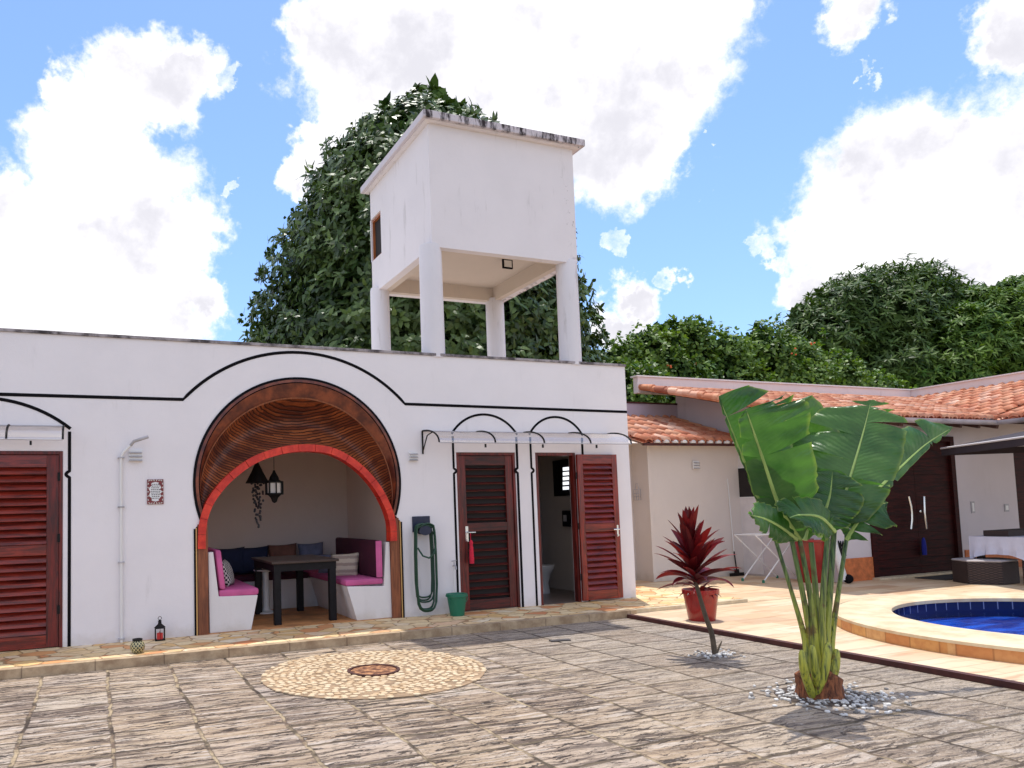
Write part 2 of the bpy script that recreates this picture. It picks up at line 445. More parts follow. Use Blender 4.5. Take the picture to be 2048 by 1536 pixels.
# pale stone deck
dk = M('deck_stone'); x, y, z = dk.xyz()
wx = dk.noise(.8, 3)-.5
rowi = ((y+wx*.12)/.30); ri = rowi.floor(); cxx = (x/.62 + dk.white(dk.vec(ri, 0., 4.))); cii = cxx.floor()
jj = (rowi.fract()-.5).abs().ss(.468, .49).max((cxx.fract()-.5).abs().ss(.485, .497))
rr = dk.white(dk.vec(ri, cii, 0.))
db = dk.ramp(rr, [(0, rgb(208, 182, 146)), (.35, rgb(218, 196, 162)), (.6, rgb(200, 168, 130)), (.8, rgb(222, 204, 174)), (1, rgb(190, 154, 120))])
st = dk.noise(1., 6, .65, vec=dk.vec(x*1.2, y*9.0+wx*2.0, 0.))
db = dk.mix(st.ss(.50, .66)*.7, db, rgb(190, 142, 108))
db = dk.mix(dk.noise(.9, 4).ss(.5, .75)*.25, db, rgb(246, 230, 204))
dk.base(dk.mix(jj*.55, db, rgb(170, 128, 96))); dk.set(rough=.7); dk.bump((1.0-jj)*.5+st*.5, .35, .008)
coping = M('coping_stone'); q = coping.noise(4, 6, .6)
coping.base(coping.mix(q.ss(.35, .7), rgb(226, 208, 174), rgb(208, 178, 140))); coping.set(rough=.7); coping.bump(q, .3, .006)
cside = M('coping_side_tile'); x, y, z = cside.xyz()
at2 = cside.n('ShaderNodeMath'); at2.operation = 'ARCTAN2'; cside.nt.links.new((y+4.45).s, at2.inputs[0]); cside.nt.links.new((x-9.07).s, at2.inputs[1])
an = V(cside.nt, at2.outputs[0])*(2.25/.28); ai = an.floor(); rr = cside.white(cside.vec(ai, 0., 0.))
cb = cside.ramp(rr, [(0, rgb(214, 150, 84)), (.4, rgb(232, 182, 112)), (.7, rgb(206, 134, 76)), (1, rgb(238, 200, 140))])
cb = cside.mix(cside.noise(16, 5).ss(.4, .7)*.4, cb, rgb(186, 110, 60))
cside.base(cside.mix((an.fract()-.5).abs().ss(.46, .49)*.5, cb, rgb(140, 86, 50))); cside.set(rough=.65)

# clay roof tiles
def tilem(name, ax):
    m = M(name); x, y, z = m.xyz()
    a, b_ = (x, y) if ax == 0 else (y, x)
    r = m.white(m.vec((a/.20).floor(), (b_/.38+(a/.2).floor()*.0).floor(), 0.))
    c = m.ramp(r, [(0, rgb(186, 108, 78)), (.3, rgb(206, 136, 100)), (.55, rgb(218, 160, 126)), (.75, rgb(192, 114, 80)), (.9, rgb(236, 192, 166)), (1, rgb(160, 88, 64))])
    c = m.mix(m.noise(9, 6, .65).ss(.5, .75)*.5, c, rgb(246, 196, 164)); c = m.mix(m.noise(3, 5).ss(.56, .8)*.6, c, rgb(120, 70, 56))
    m.base(c); m.set(rough=.8); m.bump(m.noise(50, 4), .25, .005); return m
tile0 = tilem('clay_tile_a', 0); tile1 = tilem('clay_tile_b', 1)

def leafmat(name, c1, c2, c3, rough=.4, trans=.25, spec=.4):
    m = M(name); g = m.n('ShaderNodeNewGeometry'); r = V(m.nt, g.outputs['Random Per Island'])
    big = m.noise(.55, 3)
    c = m.ramp(r, [(0, c1), (.45, c2), (.85, c3), (1, tuple(a*.7 for a in c1))])
    c = m.mix(big.ss(.4, .65)*.45, c, c3)
    m.base(c); m.set(rough=rough, spec=spec)
    tr = m.n('ShaderNodeBsdfTranslucent'); m.nt.links.new(m.mix(1.0, c, (1.6, 1.7, .6), 'MULTIPLY'), tr.inputs[0])
    mx = m.n('ShaderNodeMixShader'); mx.inputs[0].default_value = trans
    m.nt.links.new(m.b.outputs[0], mx.inputs[1]); m.nt.links.new(tr.outputs[0], mx.inputs[2]); m.nt.links.new(mx.outputs[0], m.out.inputs[0])
    return m
leaf_big = leafmat('broad_dark_leaf', (.016, .036, .009), (.040, .082, .018), (.11, .17, .04), .42, .10, .36)
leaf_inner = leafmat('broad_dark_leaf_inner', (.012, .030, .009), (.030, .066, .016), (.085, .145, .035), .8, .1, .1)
leaf_mango = leafmat('mango_leaf', (.024, .055, .012), (.055, .11, .022), (.11, .17, .035), .5, .15, .25)
leaf_mango2 = leafmat('young_mango_leaf', (.03, .08, .014), (.08, .17, .025), (.17, .26, .04), .5, .2, .25)
leaf_shrub = leafmat('yellow_green_leaf', (.035, .09, .015), (.085, .17, .025), (.20, .30, .045), .5, .2)
leaf_red = leafmat('crimson_leaf', (.025, .004, .008), (.085, .006, .010), (.18, .009, .016), .38, .3, .25)
bark = plain('bark', (.11, .085, .06), .9, .3, 12, .8, 20)

# ------------------------------------------------------------------ setting
ZP, ZD = -.09, -.05
def plane(name, x0, x1, y0, y1, z, mat, zb=None):
    b = B()
    if zb is None: b.add([(x0, y0, z), (x1, y0, z), (x1, y1, z), (x0, y1, z)], [(0, 1, 2, 3)])
    else: b.box(x0, x1, y0, y1, zb, z)
    return tag(b.build(name, mat), kind='structure')
grd = plain('dry_ground', rgb(120, 112, 80), .9, .3, .4)
plane('ground', -400, 400, -200, 600, -.20, grd)
plane('courtyard_paving', -12, 6.14, -16, -1.02, ZP, pv, -.3)
XE = 6.16
# deck with a round hole for the pool
PC = (9.08, -4.40); 
def ringsheet(rin, cin, outerpts, z, n=96):
    b = B(); inner = [(cin[0]+rin*math.cos(2*PI*i/n), cin[1]+rin*math.sin(2*PI*i/n)) for i in range(n)]
    x0, x1, y0, y1 = outerpts; out = []
    for (px, py) in inner:
        d = Vector((px-cin[0], py-cin[1])); ts = []
        if d.x > 1e-9: ts.append((x1-cin[0])/d.x)
        if d.x < -1e-9: ts.append((x0-cin[0])/d.x)
        if d.y > 1e-9: ts.append((y1-cin[1])/d.y)
        if d.y < -1e-9: ts.append((y0-cin[1])/d.y)
        t = min(ts); out.append((cin[0]+d.x*t, cin[1]+d.y*t))
    for i in range(n):
        j = (i+1) % n; b.add([(*inner[i], z), (*inner[j], z), (*out[j], z), (*out[i], z)], [(0, 1, 2, 3)])
    for (cxn, cyn) in ((x0, y0), (x1, y0), (x1, y1), (x0, y1)):
        i = min(range(n), key=lambda k: -((cxn-cin[0])*(inner[k][0]-cin[0])+(cyn-cin[1])*(inner[k][1]-cin[1])))
        ps = sorted(range(n), key=lambda k: (out[k][0]-cxn)**2+(out[k][1]-cyn)**2)[:2]
        b.add([(*out[ps[0]], z), (*out[ps[1]], z), (cxn, cyn, z)], [(0, 1, 2)])
    return b
tag(ringsheet(1.9, PC, (XE+.05, 26, -16, -1.02), ZD).build('pool_deck', dk), kind='structure')
plane('deck_by_house', 6.3, 26, -1.02, 2.6, ZD-.0, dk)
edge = plain('dark_edge', rgb(74, 34, 30), .7, .3, 8)
plane('deck_edge', XE-.02, XE+.05, -16, -1.05, ZD+.006, edge, -.3)
# raised crazy-paved path along the wall with kerb
plane('path', -9, 8.2, -.93, 2.4, 0, flag, -.2)
pk = plane('kerb', -9, 6.3, -1.04, -.93, -.002, kerbm, -.3)
kerb2 = plain('pale_kerb', rgb(206, 190, 160), .8, .2, 6, .3)
plane('kerb_at_deck', 6.3, 8.2, -1.0, -.93, -.004, kerb2, -.2)
plane('path_end', 8.2, 9.2, -1.0, 2.4, ZD+.004, dk)

# pebble mosaic disc with rusty drain cover
MC = Vector((2.28, -2.42, ZP))
mortar = plain('mosaic_mortar', rgb(158, 132, 104), .9, .3, 9)
bm_ = B(); bm_.lathe((MC.x, MC.y, ZP+.001), [(.98, .0), (.98, .006)], 64); bed = tag(bm_.build('mosaic_bed', mortar), kind='structure')
stonem = M('mosaic_stone'); g = stonem.n('ShaderNodeNewGeometry'); r_ = V(stonem.nt, g.outputs['Random Per Island'])
stonem.base(stonem.mix(stonem.noise(40, 4)*.5, stonem.ramp(r_, [(0, rgb(206, 184, 150)), (.4, rgb(220, 202, 172)), (.7, rgb(188, 158, 122)), (1, rgb(212, 190, 158))]), rgb(200, 170, 130))); stonem.set(rough=.8)
def stone(b, c, a, rx, ry, h, n=7, jit=.22):
    ca, sa = math.cos(a), math.sin(a); k = len(b.v); rad = [1+random.uniform(-jit, jit) for _ in range(n)]
    for lv, (s_, hh) in enumerate(((1., 0), (.94, h*.7), (.6, h))):
        for j in range(n):
            t = 2*PI*j/n; px = rx*math.cos(t)*rad[j]*s_; py = ry*math.sin(t)*rad[j]*s_
            b.v.append((c[0]+px*ca-py*sa, c[1]+px*sa+py*ca, c[2]+hh))
    for lv in range(2):
        for j in range(n):
            p = k+lv*n+j; q_ = k+lv*n+(j+1) % n; b.f.append((p, q_, q_+n, p+n))
    b.f.append(tuple(k+2*n+j for j in range(n)))
bs = B(); r = .25
while r < 1.0:
    n = int(2*PI*r/.070)
    for i in range(n):
        if random.random() < .05 or (r > .95 and random.random() < .4): continue
        t = 2*PI*(i+random.uniform(-.2, .2))/n + r*3; rj = r+random.uniform(-.012, .012)
        stone(bs, (MC.x+rj*math.cos(t), MC.y+rj*math.sin(t), ZP+.006), t+random.uniform(-.5, .5), .0275, .033, .008+random.random()*.006, 6, .16)
    r += .060
tag(bs.build('mosaic_stones', stonem, fix=False), 'ring of cream pebble stones laid in the slate courtyard', 'mosaic', kind='stuff')
rust = M('rusty_iron'); q = rust.noise(14, 7, .7); rust.base(rust.mix(q.ss(.4, .65), rgb(90, 50, 32), rgb(196, 140, 96))); rust.set(rough=.85); rust.bump(q, .8, .01)
dr = empty('drain_cover', (MC.x, MC.y, ZP), 'small round rusty cover at the centre of the cream pebble circle', 'drain cover')
bb = B(); bb.lathe((MC.x, MC.y, ZP+.002), [(.205, 0), (.205, .014), (.16, .016), (.0, .016)], 28, True); bb.build('plate', rust, dr)
bb = B(); bb.lathe((MC.x, MC.y, ZP+.002), [(.235, 0), (.235, .022), (.208, .022), (.208, .0)], 28, False); bb.build('rim', edge, dr)

# ------------------------------------------------------------------ pool house (long white building)
TOPZ = 3.33; XR = 7.15; XL = -9
HS = Vector((2.30, 1.70))            # centre of the horseshoe arch
RO = 1.262                            # outer radius of the brown band
ph = empty('pool_house', (2, 1, 0), 'long white flat-roofed pool house with a horseshoe arch and red louvred doors', 'building')
def horseshoe(r, jx, neckz):
    """outline, from bottom left up over the arch to bottom right, jamb half-width jx"""
    a = math.degrees(math.asin(max(-1, min(1, (neckz-HS.y)/r))))
    pts = [(HS.x-jx, 0.0), (HS.x-jx, neckz-.09)]
    ap = arcpts(HS.x, HS.y, r, 180-a, a, 48)
    return pts+ap+[(HS.x+jx, neckz-.09), (HS.x+jx, 0.0)]
hole_arch = horseshoe(RO-.02, 1.25, 1.29)
L1 = XZ(126, 902)[0]; DT = 2.07
d1 = (XZ(912, 905)[0], XZ(1030, 905)[0]); d2 = (XZ(1070, 905)[0], XZ(1150, 905)[0])
outer = [(XL, 0), (XL, TOPZ), (XR, TOPZ), (XR, 0), (d2[1], 0), (d2[1], DT), (d2[0], DT), (d2[0], 0), (d1[1], 0), (d1[1], DT), (d1[0], DT), (d1[0], 0)]
outer += list(reversed(hole_arch)) + [(L1, 0), (L1, DT), (-1.75, DT), (-1.75, 0)]
shape2d(outer, [], 0, .16).build('front_wall', white, ph)
b = B(); b.box(XR-.16, XR, .16, 4.0, -.2, TOPZ-.001); b.box(XL, XR-.16, 3.84, 4.0, -.2, TOPZ-.001); b.build('side_wall', white, ph)
b = B(); b.box(XL, XR-.16, .16, 3.84, 3.0, 3.12); b.build('flat_roof', soff, ph)
cop = M('weathered_coping'); x, y, z = cop.xyz(); q = cop.noise(3, 7, .7)
cop.base(cop.mix(q.ss(.38, .6), rgb(60, 54, 56), rgb(168, 160, 162))); cop.set(rough=.9)
b = B(); b.box(XL, XR+.015, -.02, .18, TOPZ, TOPZ+.035); b.box(XR-.18, XR+.015, .181, 4.0, TOPZ, TOPZ+.034); b.build('coping', cop, ph, bevel=.004)
# painted lines on the facade
def pline(pts, wd=.035): ribbon(pts, wd, -.004, .001).build('painted_line', black, ph)
bl = XZ(366, 799); br = XZ(810, 808); ap = XZ(612, 706)
# arc through bl, ap, br
def circ3(p, q_, r_):
    ax, ay = p; bx, by = q_; cx, cy = r_; d = 2*(ax*(by-cy)+bx*(cy-ay)+cx*(ay-by))
    ux = ((ax*ax+ay*ay)*(by-cy)+(bx*bx+by*by)*(cy-ay)+(cx*cx+cy*cy)*(ay-by))/d
    uy = ((ax*ax+ay*ay)*(cx-bx)+(bx*bx+by*by)*(ax-cx)+(cx*cx+cy*cy)*(bx-ax))/d
    return ux, uy, math.hypot(ax-ux, ay-uy)
def arc3(p, q_, r_, n=30):
    ux, uy, rr_ = circ3(p, q_, r_); a0 = math.atan2(p[1]-uy, p[0]-ux); a1 = math.atan2(r_[1]-uy, r_[0]-ux)
    if a0 < a1: a0 += 2*PI
    return [(ux+rr_*math.cos(a0+(a1-a0)*i/n), uy+rr_*math.sin(a0+(a1-a0)*i/n)) for i in range(n+1)]
pline([(XL, 2.665), bl]+arc3(bl, ap, br, 40)[1:-1]+[br, (XR-.002, 2.665)], .036)
def notch(x, s, z0, z1, zn, r=.035):
    """upright line with a small round notch"""
    pts = [(x, z0), (x, zn-r-.02)]+[(x+s*(r*math.sin(PI*i/8)), zn-r+2*r*i/8) for i in range(9)]+[(x, zn+r+.02), (x, z1)]
    return pts
zn = XZ(905, 942)[1]
for (u0, u1, ua, va, vb, o0, o1) in ((903, 1034, 968, 829, 867, 907, 1036), (1058, 1165, 1108, 834, 867, 1060, 1160)):
    x0 = XZ(u0, vb)[0]; x1 = XZ(u1, vb)[0]; z_ = 2.31
    pline(arc3((x0, z_), ((x0+x1)/2, XZ(ua, va)[1]), (x1, z_), 24), .030)
    pline(notch(x0+.015, 1, .0, z_-.03, zn), .030)
    pline(notch(x1-.015, -1, .0, z_-.03, zn), .034)
x1 = XZ(141, 950)[0]
pline(arc3((-1.95, 2.31), (-.85, 2.60), (x1, 2.31), 24), .035)
pline(notch(x1-.01, -1, 0, 2.28, 1.82), .032)

# niche room
NX0, NX1, NY = 1.02, 3.62, 2.35
b = B(); b.add([(NX0, .161, 0.002), (NX0, NY, 0.002), (NX0, NY, 2.99), (NX0, .161, 2.99)], [(0, 1, 2, 3)])
b.add([(NX1, .161, 0.002), (NX1, NY, 0.002), (NX1, NY, 2.99), (NX1, .161, 2.99)], [(0, 3, 2, 1)])
b.add([(NX0, NY, 0.002), (NX1, NY, 0.002), (NX1, NY, 2.99), (NX0, NY, 2.99)], [(0, 1, 2, 3)])
b.add([(NX0, .161, 2.99), (NX1, .161, 2.99), (NX1, NY, 2.99), (NX0, NY, 2.99)], [(0, 1, 2, 3)])
b.build('niche_wall', nichew, ph, fix=False)
nf = plain('niche_floor_stone', rgb(196, 136, 84), .6, .3, 3)
b = B(); b.box(NX0, NX1, .02, NY, .001, .006); b.build('niche_floor', nf, ph)
# brown band (concentric mouldings), eccentric inner edge
IC = (2.29, 1.54); IR = 1.18; ZNK = 1.27
def nk(cz, r): return math.degrees(math.asin((ZNK-cz)/r))
def ringpt(k, A01):
    """k 0 = outer circle .. 1 = inner circle, A01 0..1 left to right"""
    ao = nk(HS.y, RO+.012); ai = nk(IC[1], IR)
    A = math.radians(180-ao+(2*ao-180)*A01); C = math.radians(180-ai+(2*ai-180)*A01)
    o_ = Vector((HS.x+(RO+.012)*math.cos(A), HS.y+(RO+.012)*math.sin(A))); c_ = Vector((IC[0]+IR*math.cos(C), IC[1]+IR*math.sin(C)))
    return o_.lerp(c_, k)
def band(k0, k1, y0, y1, name, mat, off0=0, off1=0):
    b = B(); g = []
    for i in range(73):
        t = i/72; p = ringpt(k0, t); q_ = ringpt(k1, t)
        rad = (p-HS).normalized(); p = p-rad*off0; q_ = q_-rad*off1
        g.append([(p.x, .001 if k0 == 0 and off0 == 0 else y0+.02, p.y), (p.x, y0, p.y), (q_.x, y1, q_.y), (q_.x, y1+.03, q_.y)])
    b.sheet(g); return b.build(name, mat, ph, smooth=True)
band(0, 0, -.010, -.012, 'arch_outline', black, 0, .030)
band(0, 0, -.012, -.020, 'arch_fillet', copper, .030, .062)
band(0, 0, -.006, -.006, 'arch_groove', black, .062, .074)
band(0, .93, -.012, .06, 'arch_band', copper, .074, 0)
band(.93, 1, .045, .05, 'arch_inner_line', jambm)
# hood surface between band and red arch
n, m_ = 64, 14; b = B(); g = []
RI = RO-.245
redpts = [XZ(403, 1050)]
def redcurve(t):
    """centre line of the red tile arch in XZ, t 0..1 left to right"""
    P_ = [(403, 1098), (405, 1050), (420, 1005), (455, 960), (505, 922), (560, 902), (613, 896), (665, 903), (712, 930), (750, 970), (775, 1015), (785, 1050), (786, 1082)]
    pts = [XZ(u, v) for u, v in P_]
    f = t*(len(pts)-1); i = min(int(f), len(pts)-2); s_ = f-i
    def cr_(k): return pts[max(0, min(len(pts)-1, k))]
    out = []
    for c in (0, 1):
        p0, p1, p2, p3 = cr_(i-1)[c], cr_(i)[c], cr_(i+1)[c], cr_(i+2)[c]
        out.append(.5*((2*p1)+(-p0+p2)*s_+(2*p0-5*p1+4*p2-p3)*s_*s_+(-p0+3*p1-3*p2+p3)*s_**3))
    return out
for i in range(n+1):
    t = i/n; p2_ = ringpt(.995, t); o_ = Vector((p2_.x, .06, p2_.y))
    rx_, rz_ = redcurve(.045+.91*t); e = Vector((rx_, .09, rz_))
    row = []
    for j in range(m_+1):
        s_ = j/m_; p = o_.lerp(e, s_); p.y += .42*math.sin(PI*s_**.75)*(math.sin(PI*t)**1.5); row.append(p)
    g.append(row)
b.sheet(g); b.build('arch_hood', hood, ph, smooth=2)
# red tile arch, one mesh of separate tiles
b = B(); nt = 19
for k in range(nt):
    t0 = k/nt+.0006; t1 = (k+1)/nt-.0006
    ps = [redcurve(t0+(t1-t0)*s_/3) for s_ in range(4)]; yo = random.uniform(-.004, .004)
    for s_ in range(3):
        a = Vector(ps[s_]); c = Vector(ps[s_+1])
        def nrm(t):
            q0 = Vector(redcurve(max(0, t-.01))); q1 = Vector(redcurve(min(1, t+.01))); d = (q1-q0).normalized(); return Vector((-d.y, d.x))
        ta = t0+(t1-t0)*s_/3; tb = t0+(t1-t0)*(s_+1)/3; wj = .043
        na, nb = nrm(ta)*wj, nrm(tb)*wj
        q = [a+na, c+nb, c-nb, a-na]
        b.prism([(p.x, -.03+yo, p.y) for p in q], (0, .15, 0))
me = b.build('red_tile_arch', redarch, ph, fix=True)
# jambs
for sx_, x0, x1 in ((1, HS.x-1.27, HS.x-1.115), (-1, HS.x+1.27, HS.x+1.115)):
    b = B(); b.box(min(x0, x0+sx_*.02), max(x0, x0+sx_*.02), -.012, .1, 0, 1.19); b.box(min(x0+sx_*.034, x0+sx_*.04), max(x0+sx_*.034, x0+sx_*.04), -.006, .1, 0, 1.21)
    b.build('jamb_outline', black, ph)
    b = B(); b.box(min(x0+sx_*.02, x0+sx_*.034), max(x0+sx_*.02, x0+sx_*.034), -.010, .1, 0, 1.20); b.build('jamb_fillet', plain('gold_fillet', rgb(206, 160, 96), .5), ph)
    b = B(); b.box(min(x0+sx_*.04, x1), max(x0+sx_*.04, x1), .0, .16, 0, 1.24); b.build('jamb', jambm, ph)
# wall pieces behind the red arch ends down to the bench (edge reveal)

# bathroom behind doors
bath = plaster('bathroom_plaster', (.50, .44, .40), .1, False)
bx0, bx1 = 4.0, 6.9
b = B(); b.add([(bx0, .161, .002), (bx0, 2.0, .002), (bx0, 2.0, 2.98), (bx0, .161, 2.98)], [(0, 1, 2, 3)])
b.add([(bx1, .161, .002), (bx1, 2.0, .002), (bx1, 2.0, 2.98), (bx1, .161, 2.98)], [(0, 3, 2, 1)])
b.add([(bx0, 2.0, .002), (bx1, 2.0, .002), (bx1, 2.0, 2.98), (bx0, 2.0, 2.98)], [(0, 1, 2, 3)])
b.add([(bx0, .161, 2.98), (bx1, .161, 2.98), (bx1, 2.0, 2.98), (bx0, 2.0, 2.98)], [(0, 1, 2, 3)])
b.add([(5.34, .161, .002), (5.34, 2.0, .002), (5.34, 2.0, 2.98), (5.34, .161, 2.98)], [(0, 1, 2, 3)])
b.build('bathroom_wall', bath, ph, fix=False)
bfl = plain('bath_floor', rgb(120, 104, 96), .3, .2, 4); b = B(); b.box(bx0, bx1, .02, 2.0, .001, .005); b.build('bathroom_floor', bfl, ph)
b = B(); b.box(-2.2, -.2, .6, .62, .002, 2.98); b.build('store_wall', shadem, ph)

# dark louvred bathroom window with bright gaps
WXR = 6.895
bw0 = at(1108, 920, x=WXR); bw1 = at(1146, 992, x=WXR); ya, yb_ = sorted((bw0.y, bw1.y)); zt_ = at(1125, 920, x=WXR).z; zb_ = at(1125, 992, x=WXR).z
b = B(); b.box(WXR-.03, WXR-.001, ya, yb_, zb_, zt_); wnd = b.build('bathroom_window', black, ph)
lit = M('window_daylight'); lit.base((.9, .9, .9)); lit.b.inputs['Emission Color'].default_value = (.92, .95, 1, 1); lit.b.inputs['Emission Strength'].default_value = .9
for k in range(5):
    q0 = at(1126, 935+k*9.6, x=WXR-.04); q1 = at(1137, 940.5+k*9.6, x=WXR-.04)
    b = B(); b.box(WXR-.045, WXR-.0305, min(q0.y, q1.y), max(q0.y, q1.y), min(q0.z, q1.z), max(q0.z, q1.z)); b.build('window_gap', lit, wnd)

# ---- louvred doors
def louvre_door(name, x0, x1, z0, z1, y0, y1, slatmat, stilemat, label, split=.48, dark=True, n1=10, n2=9, frame=True, st=.105, parent=None):
    r_ = empty(name, ((x0+x1)/2, (y0+y1)/2, z0), label, 'door') if parent is None else parent
    if frame:
        b = B(); fw = .035
        b.box(x0, x0+fw, y0-.02, y1+.03, z0, z1); b.box(x1-fw, x1, y0-.02, y1+.03, z0, z1); b.box(x0+fw, x1-fw, y0-.02, y1+.03, z1-fw, z1)
        b.build('door_frame', stilemat, r_, bevel=.004)
        x0 += fw+.003; x1 -= fw+.003; z1 -= fw+.003; z0 += .01
    zm = z0+(z1-z0)*split
    b = B(); b.box(x0, x0+st, y0, y1, z0, z1); b.build('stile', stilemat, r_, bevel=.003)
    b = B(); b.box(x1-st, x1, y0, y1, z0, z1); b.build('stile', stilemat, r_, bevel=.003)
    rails = [(z1-.13, z1), (zm-.05, zm+.06), (z0, z0+.13)]
    for a, c in rails:
        b = B(); b.box(x0+st+.0005, x1-st-.0005, y0+.001, y1-.001, a, c); b.build('rail', slatmat, r_, bevel=.003)
    for (a, c, n_) in ((zm+.06, z1-.13, n1), (z0+.13, zm-.05, n2)):
        b = B(); p = (c-a)/n_; ym = (y0+y1)/2
        for k in range(n_):
            zc = a+(k+.5)*p; tilt = .5 if dark else .95
            hh = p*(.34 if dark else .56)
            b.obox((((x0+x1)/2), ym, zc), (1, 0, 0), (0, math.cos(tilt), math.sin(tilt)), (0, -math.sin(tilt), math.cos(tilt)), (x1-x0)/2-st-.001, (.024 if dark else hh*.95), .0045)
        b.build('louvre_panel', slatmat, r_)
    return r_
ld = louvre_door('louvred_door', -1.72, L1, .0, DT-.003, .012, .052, leafwood, redwoodv, 'wide red wooden louvred door at the left edge of the white building', .5, False, 10, 10, True, .12)
b = B(); b.box(-1.55, L1-.13, .056, .06, .05, DT-.1); b.build('backing', shadem, ld)  # near-black sheet stands in for shade behind the louvres
for zc in (.35, 1.1, 1.75):
    b = B(); b.box(L1-.052, L1-.026, -.014, -.006, zc, zc+.09); b.build('hinge', iron, ld)
dd = louvre_door('louvred_door', d1[0], d1[1], .0, DT-.003, .03, .07, redwood, redwoodv, 'closed dark louvred door with a pink tassel, between hose and open doorway', .53, True, 8, 9)
b = B(); b.box(d1[0]+.13, d1[1]-.13, .075, .079, .05, DT-.1); b.build('backing', shadem, dd)  # added black sheet paints the shade between the open slats
hx_ = XZ(936, 1075); b = B(); b.tube([(hx_[0], .03, 1.02), (hx_[0], -.02, 1.02), (hx_[0]+.10, -.025, 1.02)], .009); b.box(hx_[0]-.02, hx_[0]+.02, .024, .029, .90, 1.10); b.build('door_handle', chrome, dd, True)
tass = plain('pink_tassel', rgb(206, 30, 60), .8, .2, 30)
tz = .97; tr_ = empty('tassel', (hx_[0]+.02, -.03, .6), 'pink red tassel hanging from the handle of the closed louvred door', 'tassel')
b = B(); b.tube([(hx_[0]+.02, -.035, 1.01), (hx_[0]+.02, -.035, .90)], .004, 6); b.build('cord', tass, tr_)
b = B(); b.lathe((hx_[0]+.02, -.045, .62), [(.030, 0), (.032, .06), (.026, .2), (.02, .24), (.026, .27), (.012, .30)], 14); b.build('tuft', tass, tr_, True)
b = B(); fw = .04
b.box(d2[0], d2[0]+fw, .0, .10, 0, DT-.003); b.box(d2[1]-fw, d2[1], .0, .10, 0, DT-.003); b.box(d2[0]+fw, d2[1]-fw, .0, .10, DT-fw-.003, DT-.003)
b.build('doorway_frame', redwoodv, ph, bevel=.004)
x0 = XZ(1157, 1100)[0]; x1 = XZ(1233, 1100)[0]
od = louvre_door('open_door_leaf', x0, x1+.03, .02, DT-.03, -.065, -.028, leafwood, leafwoodv, 'red louvred door leaf swung wide open flat against the white wall', .49, False, 11, 10, False, .09)
b = B(); b.box(x0+.085, x1-.055, -.026, -.022, .1, DT-.12); b.build('backing', leafwood, od)
hz_ = .98; b = B(); b.box(x1-.03, x1+.0, -.07, -.066, hz_-.10, hz_+.06); b.tube([(x1-.015, -.066, hz_), (x1-.015, -.105, hz_), (x1-.11, -.105, hz_)], .009); b.tube([(x1-.015, -.066, hz_-.08), (x1-.015, -.085, hz_-.08)], .014); b.build('door_handle', chrome, od)
for zc in (.3, 1.0, 1.7):
    b = B(); b.tube([(x0-.006, -.045, zc), (x0-.006, -.045, zc+.09)], .009); b.build('hinge', iron, od)

# bathroom fittings
cer = plain('white_ceramic', (.72, .70, .68), .15)
tp = at(1096, 1170, y=1.2); tc = (tp.x-.08, 1.25)
tl = empty('toilet', (tc[0], tc[1], 0), 'white ceramic toilet just inside the open bathroom doorway', 'toilet')
b = B(); b.lathe((tc[0], tc[1], 0.005), [(.12, 0), (.10, .15), (.14, .30), (.19, .38), (.19, .41), (.15, .41), (.12, .33)], 20, True, 1.2); b.build('bowl', cer, tl, True)
b = B(); b.box(tc[0]-.17, tc[0]+.17, tc[1]+.22, tc[1]+.38, .35, .72); b.build('cistern', cer, tl, bevel=.02)
b = B(); b.lathe((tc[0], tc[1], .416), [(.195, 0), (.195, .02), (.05, .03)], 20, True, 1.2); b.build('lid', cer, tl, True)
fp = at(1139, 1036, x=6.86); fr_ = empty('soap_dispenser', (6.86, fp.y, fp.z-.1), 'dark wall dispenser inside the open bathroom doorway', 'dispenser')
b = B(); b.box(6.78, 6.895, fp.y-.09, fp.y+.09, fp.z-.13, fp.z+.12); b.build('case', black, fr_, bevel=.012)
b = B(); b.box(6.765, 6.779, fp.y-.04, fp.y+.03, fp.z-.05, fp.z+.05); b.build('spout', greyp, fr_)

# ------------------------------------------------------------------ awnings
glass = M('polycarbonate'); nt_ = glass.nt
tb = glass.n('ShaderNodeBsdfTransparent'); tb.inputs[0].default_value = (.95, .935, .93, 1)
gl = glass.n('ShaderNodeBsdfGlossy'); gl.inputs['Roughness'].default_value = .15; gl.inputs[0].default_value = (1, 1, 1, 1)
df_ = glass.n('ShaderNodeBsdfDiffuse'); df_.inputs[0].default_value = (.85, .83, .82, 1)
m1 = glass.n('ShaderNodeMixShader'); m1.inputs[0].default_value = .12; nt_.links.new(tb.outputs[0], m1.inputs[1]); nt_.links.new(gl.outputs[0], m1.inputs[2])
m2 = glass.n('ShaderNodeMixShader'); m2.inputs[0].default_value = .10; nt_.links.new(m1.outputs[0], m2.inputs[1]); nt_.links.new(df_.outputs[0], m2.inputs[2]); nt_.links.new(m2.outputs[0], glass.out.inputs[0])
